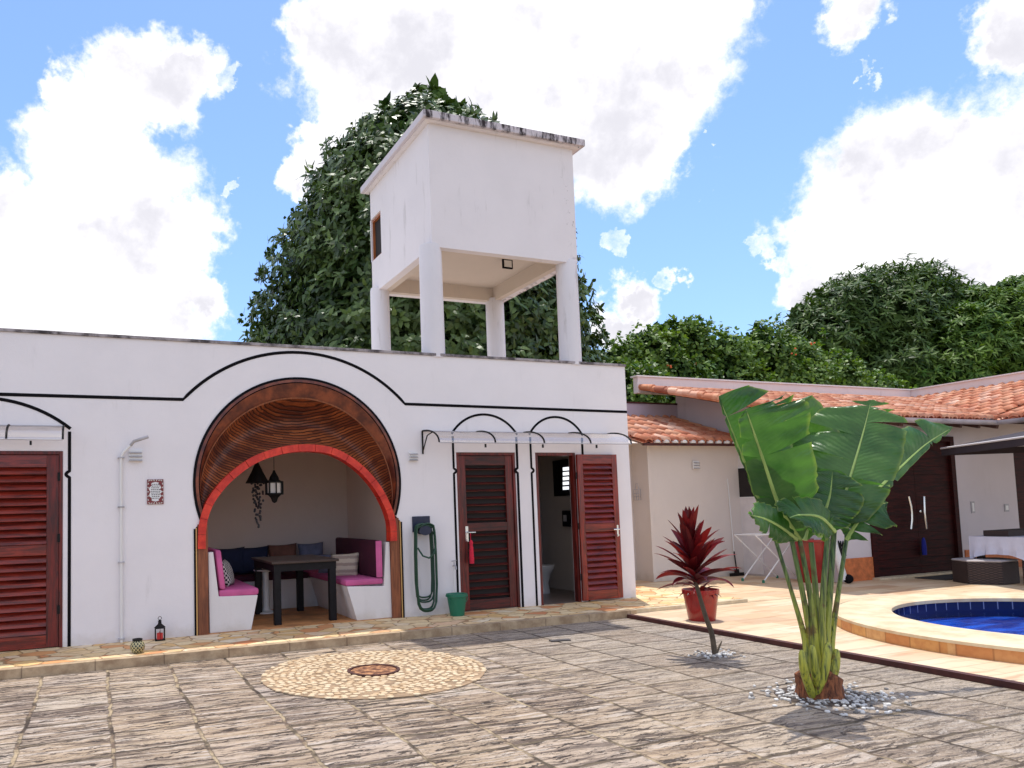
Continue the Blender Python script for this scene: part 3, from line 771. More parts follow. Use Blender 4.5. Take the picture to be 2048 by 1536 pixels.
def awning(x0, x1, ztop, drop, depth, ribs, label):
    r_ = empty('door_awning', ((x0+x1)/2, 0, ztop), label, 'awning', 'clear curved awnings over the doors')
    prof = [(-.012-depth*math.sin(a*PI/2/10)*1.0, ztop-drop*(1-math.cos(a*PI/2/10))) for a in range(11)]
    b = B(); b.sheet([[(x0, y_, z_) for y_, z_ in prof], [(x1, y_, z_) for y_, z_ in prof]]); b.sheet([[(x0, y_, z_-.004) for y_, z_ in prof], [(x1, y_, z_-.004) for y_, z_ in prof]]); b.build('clear_panel', glass, r_, fix=False)
    for rx in ribs:
        b = B(); b.tube([(rx, y_, z_+.006) for y_, z_ in prof], .011, 6)
        if rx == ribs[0]:
            b.tube([(rx, -.012, ztop), (rx, -.012, ztop-drop-.10)], .011, 6); b.tube([(rx, -.012, ztop-drop-.07), (rx, -.012-depth*.3, ztop-drop*.35), (rx, -.012-depth*.6, ztop-drop*.22)], .008, 6)
        b.build('bracket', iron, r_)
    b = B(); b.tube([(x0, -.018-depth, ztop-drop), (x1, -.018-depth, ztop-drop)], .006, 6); b.tube([(x0, -.012, ztop+.004), (x1, -.012, ztop+.004)], .008, 6); b.build('rail', greyp, r_)
    for k in range(3):
        b = B(); xx = x0+(x1-x0)*(.22+.29*k); b.obox((xx, -.014-depth, ztop-drop-.035), (1, 0, 0), (0, 1, 0), (0, 0, 1), .010, .008, .022)
        b.build('clip', iron, r_)
    return r_
ax0 = XZ(844, 868)[0]; ax1 = XZ(1215, 880)[0]
awning(ax0, ax1, 2.335, .19, .50, [ax0, ax0+(ax1-ax0)*.27, ax0+(ax1-ax0)*.52, ax0+(ax1-ax0)*.77, ax1], 'long clear curved awning with dark ribs over the two right-hand doors')
ax1 = XZ(128, 862)[0]
awning(-1.8, ax1, 2.33, .17, .30, [-1.8, ax1-.52, ax1], 'clear awning over the wide door at the left edge')

# ------------------------------------------------------------------ wall fittings
def vent(u0, v0, u1, v1, y, label, slots=2):
    p = at(u0, v0, y=y); q_ = at(u1, v1, y=y)
    r_ = empty('wall_vent', ((p.x+q_.x)/2, y, q_.z), label, 'vent', 'small white louvred vents on the walls')
    b = B(); b.box(p.x, q_.x, y-.03, y-.001, q_.z, p.z); b.build('cover', whitep, r_, bevel=.004)
    b = B(); h = (p.z-q_.z)/3
    for k in range(3):
        z_ = q_.z+h*(k+.30); b.obox(((p.x+q_.x)/2, y-.038, z_), (1, 0, 0), (0, 1, .6), (0, -.6, 1), (q_.x-p.x)/2-.004, .016, .003)
    b.build('louvre', greyp, r_)
    b = B(); b.box(p.x+.006, q_.x-.006, y-.032, y-.0305, q_.z+.006, q_.z+.02); b.build('slot', black, r_)
vent(257, 900, 285, 923, 0, 'white wall vent beside the top of the thin pipe')
vent(816, 904, 834, 922, 0, 'small white wall vent between the big arch and the awning')
vent(1384, 922, 1397, 938, 1.9, 'small pale vent high on the cream wall right of the building')
pp = at(243, 1285, y=-.02)
pr = empty('drain_pipe', (pp.x, -.03, 0), 'thin white pipe with an elbow spout running up the white wall', 'pipe')
b = B(); b.tube([(pp.x, -.025, .0), (pp.x, -.025, 2.0), (pp.x+.03, -.04, 2.06), (pp.x+.10, -.07, 2.13)], .016, 10); b.build('upright', whitep, pr, True)
b = B(); b.tube([(pp.x+.10, -.07, 2.13), (pp.x+.13, -.10, 2.17), (pp.x+.28, -.13, 2.22)], .018, 10); b.build('spout', greyp, pr, True)
for z_ in (.03, .85, 1.45, 1.99):
    b = B(); b.box(pp.x-.034, pp.x+.034, -.045, -.001, z_, z_+.014); b.build('bracket', greyp, pr)
ornm = plain('plaque_cream', (.6, .55, .5), .3)
# decorative tile sign
s0 = at(294, 959, y=0); s1_ = at(327, 1008, y=0)
sg = empty('tile_plaque', ((s0.x+s1_.x)/2, 0, s1_.z), 'small ceramic plaque with a red and black border and lines of lettering', 'plaque')
b = B(); b.box(s0.x, s1_.x, -.014, -.001, s1_.z, s0.z); b.build('tile', plain('plaque_red', rgb(120, 40, 44), .3, .4, 60), sg, bevel=.002)
wdt = s1_.x-s0.x; hgt = s0.z-s1_.z; b = B()
ov = arcpts((s0.x+s1_.x)/2, (s0.z+s1_.z)/2, wdt*.36, 0, 360, 28, hgt*.40)
shape2d([(x+.012*math.sin(9*z+i*2.2), z) for i, (x, z) in enumerate(ov[:-1])], [], -.018, -.0145).build('panel', plain('plaque_white', (.75, .74, .74), .3), sg)
b = B(); random.seed(3)
for k in range(9):
    z_ = s0.z-hgt*(.20+.07*k); hw = wdt*(.16+.10*math.sin(PI*(k+1)/10)); x_ = (s0.x+s1_.x)/2-hw
    while x_ < (s0.x+s1_.x)/2+hw:
        l = random.uniform(.008, .02); b.box(x_, x_+l, -.0195, -.0185, z_-.004, z_+.003); x_ += l+.006
b.build('lettering', black, sg)
for k in range(22):
    b = B(); a = 2*PI*k/22; cx0 = (s0.x+s1_.x)/2+wdt*.44*max(-1, min(1, 1.3*math.cos(a))); cz0 = (s0.z+s1_.z)/2+hgt*.46*max(-1, min(1, 1.3*math.sin(a)))
    b.obox((cx0, -.016, cz0), (math.cos(3*a), 0, math.sin(3*a)), (0, 1, 0), (-math.sin(3*a), 0, math.cos(3*a)), .010, .002, .005)
    b.build('border_ornament', ornm, sg)

# garden hose on its hanger
hg = empty('hose_hanger', (3.66, 0, 1.05), 'dark blue hanger for the garden hose on the white wall', 'hose hanger')
navyp = plain('navy_plastic', (.012, .018, .05), .4)
h0 = at(822, 1033, y=0); h1 = at(861, 1060, y=0)
b = B(); b.box(h0.x+.01, h1.x-.01, -.02, -.001, h1.z-.02, h0.z); b.build('back_plate', navyp, hg, bevel=.006)
b = B(); hc = ((h0.x+h1.x)/2, h1.z)
b.lathe((0, 0, 0), [(.075, 0), (.06, .02), (.06, .10), (.085, .12)], 20); b.v = [(hc[0]+x, -.02-z, hc[1]+.0+y*.7) for x, y, z in b.v]; b.build('hook', navyp, hg, True)
hose = B(); random.seed(5)
pts = []
for k in range(8):
    wl = .082+.024*(k/7.0)+random.uniform(-.008, .008); zb_ = .04+.21*random.random(); yy = -.03-.016*k; zt_ = hc[1]+.02+random.uniform(-.01, .02); rb_ = wl*random.uniform(.75, 1.1)
    for i in range(28):
        a = PI/2-2*PI*i/28; ca, sa = math.cos(a), math.sin(a)
        z_ = zt_+.05*sa if sa > .15 else (zb_+rb_*(1+sa) if sa < -.3 else None)
        if z_ is None:
            f = (.15-sa)/.45; z_ = (zt_+.0075)*(1-f)+(zb_+rb_*.7)*f
        bow = 1+.16*math.sin(PI*max(0, min(1, (z_-.05)/1.0)))
        pts.append(Vector((hc[0]+wl*(1.25 if abs(sa) < .5 else 1.0)*math.copysign(abs(ca)**.6, ca)*bow, yy-.016*i/28, max(z_, .02))))
sm_ = [pts[0]]+[(pts[i-1]+pts[i]*2+pts[i+1])/4 for i in range(1, len(pts)-1)]+[pts[-1]]
hose.tube(sm_, .0105, 8)
hs = hose.build('garden_hose', hosem, None, True); tag(hs, 'dark green garden hose coiled in long loops on the white wall', 'hose')
b = B(); b.tube([(hc[0]-.11, -.13, .86), (hc[0]-.06, -.17, .76), (hc[0]+.02, -.18, .73), (hc[0]+.10, -.16, .78), (hc[0]+.14, -.13, .90), (hc[0]+.15, -.10, 1.0), (hc[0]+.11, -.08, 1.06)], .0115, 8)
lp = b.build('loose_end', hosem, hs, True)
# bucket + tap
bc = at(915, 1231, z=.0); bx_, by_ = bc.x, -.22
bk = empty('bucket', (bx_, by_, 0), 'green plastic bucket on the path under the tap', 'bucket')
b = B(); b.lathe((bx_, by_, .002), [(.088, 0), (.125, .245), (.135, .25), (.135, .27), (.125, .27), (.118, .25), (.084, .01), (.0, .01)], 28, False); b.build('tub', greenp, bk, True)
b = B(); b.lathe((bx_, by_, .235), [(.128, 0), (.140, .003), (.140, .02), (.128, .022)], 28, False); b.build('rim', greenp, bk, True)
b = B(); b.tube([(bx_-.135*math.cos(a), by_-.06*math.sin(a)-.03, .245-.10*math.sin(a)) for a in [PI*i/12 for i in range(13)]], .004, 6); b.build('handle', greenp, bk)
tx = XZ(905, 1130)[0]
tp_ = empty('garden_tap', (tx, -.05, 0), 'thin standpipe with a small tap above the green bucket', 'tap')
b = B(); b.tube([(tx, -.03, 0.0), (tx, -.03, .60)], .009, 8); b.build('standpipe', whitep, tp_)
b = B(); b.tube([(tx, -.02, .60), (tx, -.05, .61), (tx, -.09, .60), (tx, -.10, .56)], .012, 8); b.tube([(tx, -.05, .62), (tx, -.05, .66)], .006, 8); b.tube([(tx-.035, -.05, .665), (tx+.03, -.05, .672)], .007, 8); b.build('spout', greyp, tp_, True)

# lantern and woven pot on the path
lc = at(320, 1281, z=0); lc = Vector((lc.x, -.12, 0))
ln = empty('candle_lantern', lc, 'small black lantern with a red candle standing at the foot of the white wall', 'lantern')
b = B(); s_ = .052
b.box(lc.x-s_, lc.x+s_, lc.y-s_, lc.y+s_, 0.002, .014)
for i in (-1, 1):
    for j in (-1, 1): b.bar((lc.x+i*s_*.9, lc.y+j*s_*.9, .014), (lc.x+i*s_*.9, lc.y+j*s_*.9, .13), .008)
    b.bar((lc.x+i*s_*.0, lc.y-s_*.9, .014), (lc.x, lc.y-s_*.9, .13), .004)
b.box(lc.x-s_, lc.x+s_, lc.y-s_, lc.y+s_, .13, .138); b.build('frame', iron, ln)
b = B(); b.lathe((lc.x, lc.y, .138), [(.062, 0), (.02, .04), (.016, .065), (.022, .07), (.004, .085)], 4); b.build('roof', iron, ln)
b = B(); b.tube([(lc.x+.018*math.cos(a), lc.y, .238+.018*math.sin(a)) for a in [2*PI*i/12 for i in range(13)]], .003, 6); b.build('ring', iron, ln)
b = B(); b.lathe((lc.x, lc.y, .014), [(.032, 0), (.032, .065), (.005, .07), (.004, .085)], 14); b.build('candle', plain('red_wax', rgb(220, 60, 56), .5), ln, True)
wc = at(275, 1306, z=0)
wp = empty('woven_pot', wc, 'round dark jar in pale netting on the path by the kerb', 'jar')
net = M('netted_glass'); x, y, z = net.xyz()
at3 = net.n('ShaderNodeMath'); at3.operation = 'ARCTAN2'; net.nt.links.new((y-wc.y).s, at3.inputs[0]); net.nt.links.new((x-wc.x).s, at3.inputs[1]); aa = V(net.nt, at3.outputs[0])*1.9
n1 = ((aa+z*26.0).fract()-.5).abs().ss(.34, .42); n2 = ((aa-z*26.0).fract()-.5).abs().ss(.34, .42)
net.base(net.mix(n1.max(n2), rgb(56, 58, 44), rgb(196, 186, 140))); net.set(rough=.3)
b = B(); b.lathe((wc.x, wc.y, .002), [(.04, 0), (.066, .03), (.072, .065), (.06, .10), (.042, .12)], 24); b.build('body', net, wp, True)
b = B(); b.lathe((wc.x, wc.y, .12), [(.042, 0), (.048, .004), (.048, .02), (.036, .02), (.036, .0)], 24, False); b.build('collar', iron, wp, True)

# ------------------------------------------------------------------ niche furniture
benchm = plaster('bench_plaster', (.78, .74, .73), .1)
bn = empty('corner_bench', (2.3, 1.2, 0), 'white masonry U-shaped bench inside the arched niche', 'bench')
SH = .42
def endpanel(pts, y0, y1, name='end_panel'):
    b = B(); b.prism([(x, y0, z) for x, z in pts], (0, y1-y0, 0)); return b.build(name, benchm, bn, bevel=.006)
lx = [XZ(u, v, .05) for u, v in ((416, 1105), (419, 1266), (502, 1258), (515, 1190), (437, 1193), (426, 1104))]
rx2 = [XZ(u, v, .05) for u, v in ((778, 1084), (783, 1236), (713, 1240), (693, 1173), (767, 1172), (771, 1084))]
for P_ in (lx, rx2):
    P_[1] = (P_[1][0], .006); P_[2] = (P_[2][0], .006)
lx[0] = (lx[0][0], lx[0][1]); endpanel(lx, .03, .16); endpanel(rx2, .03, .16)
LSX = lx[3][0]; RSX = rx2[3][0]; lz = lx[3][1]; rz = rx2[3][1]
b = B(); b.prism([(NX0, .16, .006), (lx[2][0], .16, .006), (LSX, .16, lz), (NX0, .16, lz)], (0, 2.15, 0)); b.build('side_bench', benchm, bn)
b = B(); b.prism([(NX1, .16, .006), (rx2[2][0], .16, .006), (RSX, .16, rz), (NX1, .16, rz)], (0, 2.15, 0)); b.build('side_bench', benchm, bn)
b = B(); b.box(lx[2][0], rx2[2][0]-.002, 1.75, 2.31, .006, SH-.01); b.build('back_bench', benchm, bn)
pink = plain('pink_fabric', rgb(198, 92, 144), .8, .12, 5, .2, 200)
plum = plain('plum_fabric', rgb(64, 8, 36), .8, .15, 5, .2, 200)
navy = plain('navy_fabric', rgb(28, 38, 66), .85, .2, 8, .2, 200)
brownf = plain('brown_fabric', rgb(120, 78, 62), .85, .2, 8)
greyblue = plain('grey_blue_fabric', rgb(110, 112, 132), .85, .2, 12)
def cushion(name, x0, x1, y0, y1, z0, z1, mat, label, skew=0):
    b = B(); b.box(x0, x1, y0, y1, z0, z1)
    b.v = [(x+skew*(z-z0)/(z1-z0), y, z) for x, y, z in b.v]
    return tag(b.build(name, mat, None, True, bevel=.026), label, 'cushion', 'bench cushions in the niche')
cushion('seat_cushion', lx[4][0]+.005, LSX+.015, .04, 2.29, lz+.002, lz+.085, pink, 'pink seat cushion on the left arm of the niche bench')
cushion('seat_cushion', RSX-.015, rx2[4][0]-.003, .04, 2.29, rz+.002, rz+.08, pink, 'pink seat cushion on the right arm of the niche bench')
cushion('seat_cushion', LSX+.02, RSX-.02, 1.73, 2.31, SH-.006, SH+.07, plum, 'plum seat cushion along the back of the niche bench')
z1c = XZ(430, 1100, .05)[1]
cushion('back_cushion', lx[4][0]+.018, lx[4][0]+.085, .05, 2.2, lz+.088, z1c, pink, 'pink upright back cushion leaning on the left side of the niche', -.05)
z1c = XZ(765, 1080, .05)[1]
cushion('back_cushion', rx2[4][0]-.095, rx2[4][0]-.01, .05, 1.75, rz+.083, z1c, plum, 'plum and pink upright back cushion on the right side of the niche', .0)
b = B(); b.box(rx2[4][0]-.093, rx2[4][0]-.014, .034, .049, rz+.086, z1c-.008); b.build('cushion_end', pink, bpy.data.objects['back_cushion.001'], bevel=.004)
# loose pillows
def patt(name, c1, c2, sc, thr=.5):
    m = M(name); x, y, z = m.xyz(); u_ = (x+y*.6)
    q = ((u_*sc+(z*sc*.5).sin()*.4).sin()*(z*sc).sin()).ss(-.05, .05); m.base(m.mix(q, c1, c2)); m.set(rough=.85); return m
bwp = patt('black_white_weave', (.015, .015, .018), (.6, .56, .52), 120)
cream = M('cream_cushion_fabric'); x, y, z = cream.xyz()
q = ((z*70.0).sin()*.5+cream.noise(30, 4)).ss(.45, .8); cream.base(cream.mix(q*.6, rgb(206, 190, 170), rgb(130, 104, 100))); cream.set(rough=.9); cream.bump(cream.noise(60, 4), .5, .01)
pA = at(452, 1146, y=.55); pillow('scatter_pillow', (pA.x+.0, .55, pA.z+.0), (.35, .9, 0), (-.35, 0, 1), .36, .34, .12, bwp, 'black and white patterned pillow on the left pink seat', 'scatter pillows on the bench')
pA = at(689, 1131, y=.75); pillow('scatter_pillow', (pA.x, .75, pA.z), (1, -.35, .05), (.22, .2, 1), .40, .34, .14, cream, 'cream embroidered pillow leaning against the plum cushion at right', 'scatter pillows on the bench')
pA = at(660, 1130, y=1.3); pillow('scatter_pillow', (pA.x, 1.3, pA.z), (.6, -.5, 0), (.2, .2, 1), .36, .32, .12, greyblue, 'grey blue pillow half hidden behind the cream pillow', 'scatter pillows on the bench')
for (u, mat_, lab, w_) in ((462, navy, 'navy pillow at the far left end of the back bench', .42), (508, navy, 'navy pillow behind the left end of the black table', .46), (567, brownf, 'brown pillow on the back bench above the black table', .44), (624, greyblue, 'grey blue pillow on the back bench above the right end of the black table', .40)):
    pA = at(u, 1133, y=2.12); zc = .68 if mat_ is navy else .70
    pillow('scatter_pillow', (pA.x, 2.14, zc), (1, 0, .03), (0, .25, 1), w_, .40, .15, mat_, lab, 'scatter pillows on the bench')
# black table
tb_ = empty('dining_table', (2.3, .75, 0), 'black wooden table with four square legs standing in the niche', 'table')
TX0, TX1, TY0, TY1, TZ = 1.98, 2.76, .2, 1.42, .76
b = B(); b.box(TX0-.03, TX1+.03, TY0-.03, TY1+.03, TZ-.03, TZ); b.build('tabletop', plain('brown_black_top', (.045, .025, .02), .3, .3, 8), tb_, bevel=.005)
b = B(); b.box(TX0, TX1, TY0, TY0+.025, TZ-.12, TZ-.031); b.box(TX0, TX1, TY1-.025, TY1, TZ-.12, TZ-.031); b.box(TX0, TX0+.025, TY0+.025, TY1-.025, TZ-.12, TZ-.031); b.box(TX1-.025, TX1, TY0+.025, TY1-.025, TZ-.12, TZ-.031); b.build('apron', blackwood, tb_)
for lx_, ly_ in ((TX0, TY0), (TX1, TY0), (TX0, TY1), (TX1-.12, TY1)):
    sx_ = lx_+.045 if lx_ == TX0 else lx_-.045; sy_ = ly_+.045 if ly_ == TY0 else ly_-.045
    b = B(); b.box(sx_-.042, sx_+.042, sy_-.042, sy_+.042, .006, TZ-.031); b.build('leg', blackwood, tb_, bevel=.004)
pd = at(532, 1226, z=.006); ps_ = empty('pedestal_stand', (pd.x, pd.y, 0), 'white round pedestal behind the black table legs', 'stand')
b = B(); b.lathe((pd.x, pd.y, .007), [(.13, 0), (.13, .015), (.06, .04), (.045, .1), (.045, .55)], 20); b.build('column', whitep, ps_, True)
b = B(); b.lathe((pd.x, pd.y, .557), [(.045, 0), (.16, .02), (.16, .035)], 20); b.build('plate', whitep, ps_, True)
# hanging lamp: black cone with shell strings
c1 = at(514, 927, y=.75); c2 = at(514, 966, y=.75); hw = (at(537, 966, y=.75).x-at(490, 966, y=.75).x)/2
cl = empty('cone_pendant', (c1.x, .75, c2.z), 'black cone-shaped pendant with a dangling string of dark shells', 'pendant lamp')
b = B(); b.lathe((c1.x, .75, c2.z), [(hw, 0), (hw*.55, (c1.z-c2.z)*.5), (.025, c1.z-c2.z), (.015, c1.z-c2.z+.02)], 24); b.build('shade', iron, cl, True)
b = B(); b.tube([(c1.x, .75, c1.z), (c1.x, .75, 2.99)], .004, 6); b.build('cord', iron, cl)
b = B(); zb = at(518, 1058, y=.75).z; random.seed(9)
z_ = c2.z
while z_ > zb:
    f = (c2.z-z_)/(c2.z-zb); sp_ = .075*(1-f)+.02
    for k in range(3 if f < .6 else 2 if f < .85 else 1):
        px_, py_ = c1.x+.01*f+random.uniform(-sp_, sp_)*.9, .75+random.uniform(-sp_, sp_)
        b.lathe((px_, py_, z_), [(.004, 0), (.016, .01), (.013, .026), (.004, .034)], 6)
    z_ -= .022
b.build('shell_strings', plain('dark_shell', (.03, .025, .025), .4), cl, True)
l1 = at(548, 939, y=.65); l2 = at(548, 1006, y=.65); hw = (at(567, 975, y=.65).x-at(530, 975, y=.65).x)/2; H = l1.z-l2.z
mo = empty('moroccan_lantern', (l1.x, .65, l2.z), 'ornate pierced metal lantern hanging beside the black cone', 'lantern')
b = B(); b.lathe((l1.x, .65, l2.z), [(.008, 0), (.03, .015), (.045, .06), (hw*.6, .09), (hw*.95, .12)], 8); b.build('base', iron, mo)
b = B(); b.lathe((l1.x, .65, l2.z+H*.62), [(hw*1.0, 0), (hw*.55, .03), (hw*.5, .06), (hw*.2, .12), (.012, H*.36)], 8); b.build('top', iron, mo)
b = B()
for k in range(8):
    a = 2*PI*k/8
    b.tube([(l1.x+hw*.92*math.cos(a), .65+hw*.92*math.sin(a), l2.z+.11), (l1.x+hw*.92*math.cos(a), .65+hw*.92*math.sin(a), l2.z+H*.63)], .009, 6)
b.lathe((l1.x, .65, l2.z+.105), [(hw, 0), (hw, .02)], 8, False); b.lathe((l1.x, .65, l2.z+H*.60), [(hw, 0), (hw, .02)], 8, False)
b.build('cage', iron, mo)
b = B(); b.lathe((l1.x, .65, l2.z+.12), [(hw*.75, 0), (hw*.75, H*.62-.13)], 8); b.build('frosted_pane', plain('frosted', (.75, .70, .64), .3), mo)
b = B(); b.tube([(l1.x, .65, l1.z), (l1.x, .65, 2.99)], .004, 6); b.build('chain', iron, mo)

# ------------------------------------------------------------------ water tower
tw = empty('water_tower', (5.2, 1.1, 3.3), 'white boxy water tank raised on four posts above the flat roof', 'water tower')
TL = at(860, 370, y=0).x; TR = at(1149, 400, y=0).x; TZ0 = at(893, 496, y=0).z; TZ1 = at(856, 246, y=0).z
TY = 2.30
b = B()
wz = [at(746, v, x=TL).z for v in (436, 522)]; wy = [at(u, 470, x=TL).y for u in (762, 741)]
wy0, wy1 = min(wy), max(wy); wz0, wz1 = min(wz), max(wz)
b.box(TL, TR, 0, .12, TZ0, TZ1); b.box(TR-.12, TR, .12, TY, TZ0, TZ1); b.box(TL+.12, TR-.12, TY-.12, TY, TZ0, TZ1)
b.box(TL, TL+.12, .12, wy0, TZ0, TZ1); b.box(TL, TL+.12, wy1, TY, TZ0, TZ1); b.box(TL, TL+.12, wy0, wy1, TZ0, wz0); b.box(TL, TL+.12, wy0, wy1, wz1, TZ1)
tank = b.build('tank_box', towerw, tw)
b = B(); b.box(TL+.12, TR-.12, .12, TY-.12, TZ0+.22, TZ0+.34); b.build('floor_slab', soff, tw)
b = B(); b.box(TL+.12, TL+.22, .12, TY-.12, TZ0+.002, TZ0+.22); b.box(TR-.22, TR-.12, .12, TY-.12, TZ0+.002, TZ0+.22); b.box(TL+.22, TR-.22, TY-.22, TY-.12, TZ0+.002, TZ0+.22); b.box(TL+.22, TR-.22, .12, .16, TZ0+.002, TZ0+.22); b.build('inner_beam', soff, tw)
slabm = M('stained_slab'); x, y, z = slabm.xyz()
stn = slabm.noise(1., 7, .7, vec=slabm.vec(x*9.0, y*9.0, z*2.5)); sm = slabm.mix(stn.ss(.38, .56), rgb(44, 36, 40), rgb(206, 198, 204))
sm2 = slabm.mix((y+.15).ss(.1, .02)*1.0, rgb(208, 202, 210), sm); slabm.base(sm2); slabm.set(rough=.9); slabm.bump(slabm.noise(12, 6), .4, .02)
s0 = at(847, 218, y=-.13); OH = .13
b = B(); b.box(s0.x, at(1170, 280, y=-.13).x, -.13, TY+.13, TZ1+.012, s0.z+.01); b.build('roof_slab', slabm, tw, bevel=.01)
b = B(); b.box(s0.x+.05, at(1170, 280, y=-.13).x-.05, -.08, TY+.08, TZ1+.001, TZ1+.012); b.build('roof_lip', towerw, tw)
orange = woodm('orange_wood', rgb(150, 80, 44), rgb(196, 120, 70), 2)
b = B(); e = .035
b.box(TL+.03, TL+.11, wy0, wy0+e, wz0, wz1); b.box(TL+.03, TL+.11, wy1-e, wy1, wz0, wz1); b.box(TL+.03, TL+.11, wy0+e, wy1-e, wz0, wz0+e); b.box(TL+.03, TL+.11, wy0+e, wy1-e, wz1-e, wz1)
wf = b.build('window', orange, tw)
b = B(); b.box(TL+.07, TL+.08, wy0+e, wy1-e, wz0+e, wz1-e); b.build('pane', shadem, wf)
postw = plaster('post_plaster', (.76, .735, .77), .8, False)
pyb = TY-.16
for (xx, yy, zb_) in ((TL+.03, .13, TOPZ-.012), (TR-.10, .13, TOPZ-.012), (TL+.06, pyb, 3.0), (TR-.16, pyb, 3.0)):
    b = B(); b.lathe((xx, yy, zb_), [(.158, 0), (.155, .9), (.152, TZ0-zb_+.02), (.145, TZ0-zb_+.05)], 12, True); 
    b.build('post', postw, tw, True)
fl = at(1015, 524, y=.9); fp_ = B(); zc = TZ0+.22; fx_ = at(1015, 524, z=TZ0+.16)
b = B(); b.box(fx_.x-.085, fx_.x+.085, fx_.y-.01, fx_.y+.02, zc-.16, zc-.02); b.bar((fx_.x, fx_.y, zc-.02), (fx_.x, fx_.y, zc), .02); lp = b.build('floodlight', black, tw, bevel=.004)
b = B(); b.box(fx_.x-.062, fx_.x+.062, fx_.y-.014, fx_.y-.011, zc-.14, zc-.04); b.build('lens', whitep, lp)

# ------------------------------------------------------------------ roof tiles builder
def tiled_roof(name, origin, su, sv, nu, nv, keep, mat, parent, pitch_u=.20, pitch_v=.38, rise=.062):
    """barrel tiles; su unit vector along the eave, sv unit vector up the slope"""
    o = Vector(origin); su = Vector(su).normalized(); sv = Vector(sv).normalized(); nn = su.cross(sv)
    if nn.z < 0: nn = -nn
    b = B(); K = 6
    for j in range(nv):
        for i in range(nu):
            c = o+su*((i+.5)*pitch_u)+sv*((j+.5)*pitch_v)
            if not keep(c): continue
            dj = random.uniform(-.006, .006); ju = random.uniform(-.007, .007)
            g = []
            for (t, h) in ((-.03, .0), (-.03, .028), (1.02, .004)):
                row = []
                for k in range(K+1):
                    a = k/K; x_ = (a-.5)*pitch_u*.78; hh = rise*math.sin(PI*a)**.8
                    row.append(o+su*((i+.5)*pitch_u+x_*(1.0 if t < 0 else .92)+ju)+sv*((j+t)*pitch_v)+nn*(hh+h+dj if not (t == -.03 and h == 0) else hh*.7-.004))
                g.append(row)
            b.sheet(g)
    # channel tiles beneath
    for j in range(nv):
        for i in range(nu+1):
            c = o+su*(i*pitch_u)+sv*((j+.5)*pitch_v)
            if not keep(c): continue
            g = []
            for t, h in ((-.01, .012), (1.0, -.006)):
                row = []
                for k in range(5):
                    a = k/4; row.append(o+su*(i*pitch_u+(a-.5)*pitch_u*.95)+sv*((j+t)*pitch_v)+nn*(-.035*math.sin(PI*a)+h-.012))
                g.append(row)
            b.sheet(g)
    return b.build(name, mat, parent, smooth=2, fix=False)

# ------------------------------------------------------------------ main house (L-shaped, tiled)
mh = empty('house', (14, 1, 0), 'L-shaped house with clay tile roof and dark double door beyond the pool', 'house')
YE, YR = -.6, 3.35; XV = 10.4; XC = 14.6
ez = at(1655, 830, y=YE).z; rz_ = at(1285, 776, x=XV).z
pitch = math.atan2(rz_-ez, at(1285, 776, x=XV).y-YE); YR = at(1285, 776, x=XV).y
run = YR-YE; slen = run/math.cos(pitch)
tiled_roof('roof', (XV, YE, ez), (1, 0, 0), (0, math.cos(pitch), math.sin(pitch)), 46, int(slen/.38)+1, lambda c: c.x-XC < (c.y-YE)+.02 and c.y < YR+.05, tile0, mh)
tiled_roof('roof', (XC, YE, ez), (0, -1, 0), (math.cos(pitch), 0, math.sin(pitch)), 30, int(slen/.38)+1, lambda c: True, tile1, mh)
tiled_roof('roof', (XC, YE+run+.1, ez), (0, -1, 0), (math.cos(pitch), 0, math.sin(pitch)), int((run+.1)/.2), int(slen/.38)+1, lambda c: c.x-XC > (c.y-YE)-.02, tile1, mh)
# valley flashing
b = B(); v0 = Vector((XC, YE, ez-.01)); v1 = Vector((XC+run, YR, rz_-.01)); b.bar(v0, v1, .10, .008); b.build('valley', plain('dark_valley', (.05, .04, .04), .8), mh)
# verge cap tiles
b = B(); nvg = 12
for k in range(nvg):
    a = Vector((XV-.03, YE+run*k/nvg-.02, ez+(rz_-ez)*k/nvg+.03)); c = Vector((XV-.03, YE+run*(k+1.1)/nvg, ez+(rz_-ez)*(k+1.1)/nvg+.015))
    b.tube([a, c], [.075, .062], 10)
b.build('verge_cap', tile0, mh, True)
pw = plaster('parapet_plaster', (.78, .72, .72), .3, False)
ph0 = at(1280, 753, x=XV-.06).z
b = B(); b.box(XV-.1, XC+run+.1, YR+.02, YR+.16, rz_-.1, ph0); b.box(XC+run, XC+run+.16, -8, YR+.02, rz_-.1, ph0); b.build('parapet', pw, mh, bevel=.006)
b = B(); b.box(XV-.14, XC+run+.13, YR-.01, YR+.19, ph0, ph0+.03); b.box(XC+run-.03, XC+run+.19, -8, YR-.011, ph0, ph0+.03); b.build('parapet_cap', plain('cap_white', (.8, .78, .78), .8), mh)
# soffit boards under the roof
sofw = plain('soffit_wood', rgb(96, 70, 66), .8, .3, 4)
b = B()
nn = Vector((0, -math.sin(pitch), math.cos(pitch)))*-.055
b.add([Vector((XV, YE+.03, ez))+nn, Vector((XC+run, YE+.03, ez))+nn, Vector((XC+run, YR, rz_))+nn, Vector((XV, YR, rz_))+nn], [(0, 1, 2, 3)])
nn2 = Vector((-math.sin(pitch), 0, math.cos(pitch)))*-.06
b.add([Vector((XC+.03, YE-.0, ez))+nn2, Vector((XC+.03, YE-6, ez))+nn2, Vector((XC+run, YE-6, rz_))+nn2, Vector((XC+run, YE, rz_))+nn2], [(0, 1, 2, 3)])
b.build('soffit', sofw, mh, fix=False)
for k in range(9):
    b = B(); xx = XV+.35+k*.5; b.bar(Vector((xx, YE+.04, ez-.10)), Vector((xx, .0, ez-.10+.6*math.tan(pitch))), .06, .09)
    b.build('rafter', sofw, mh)
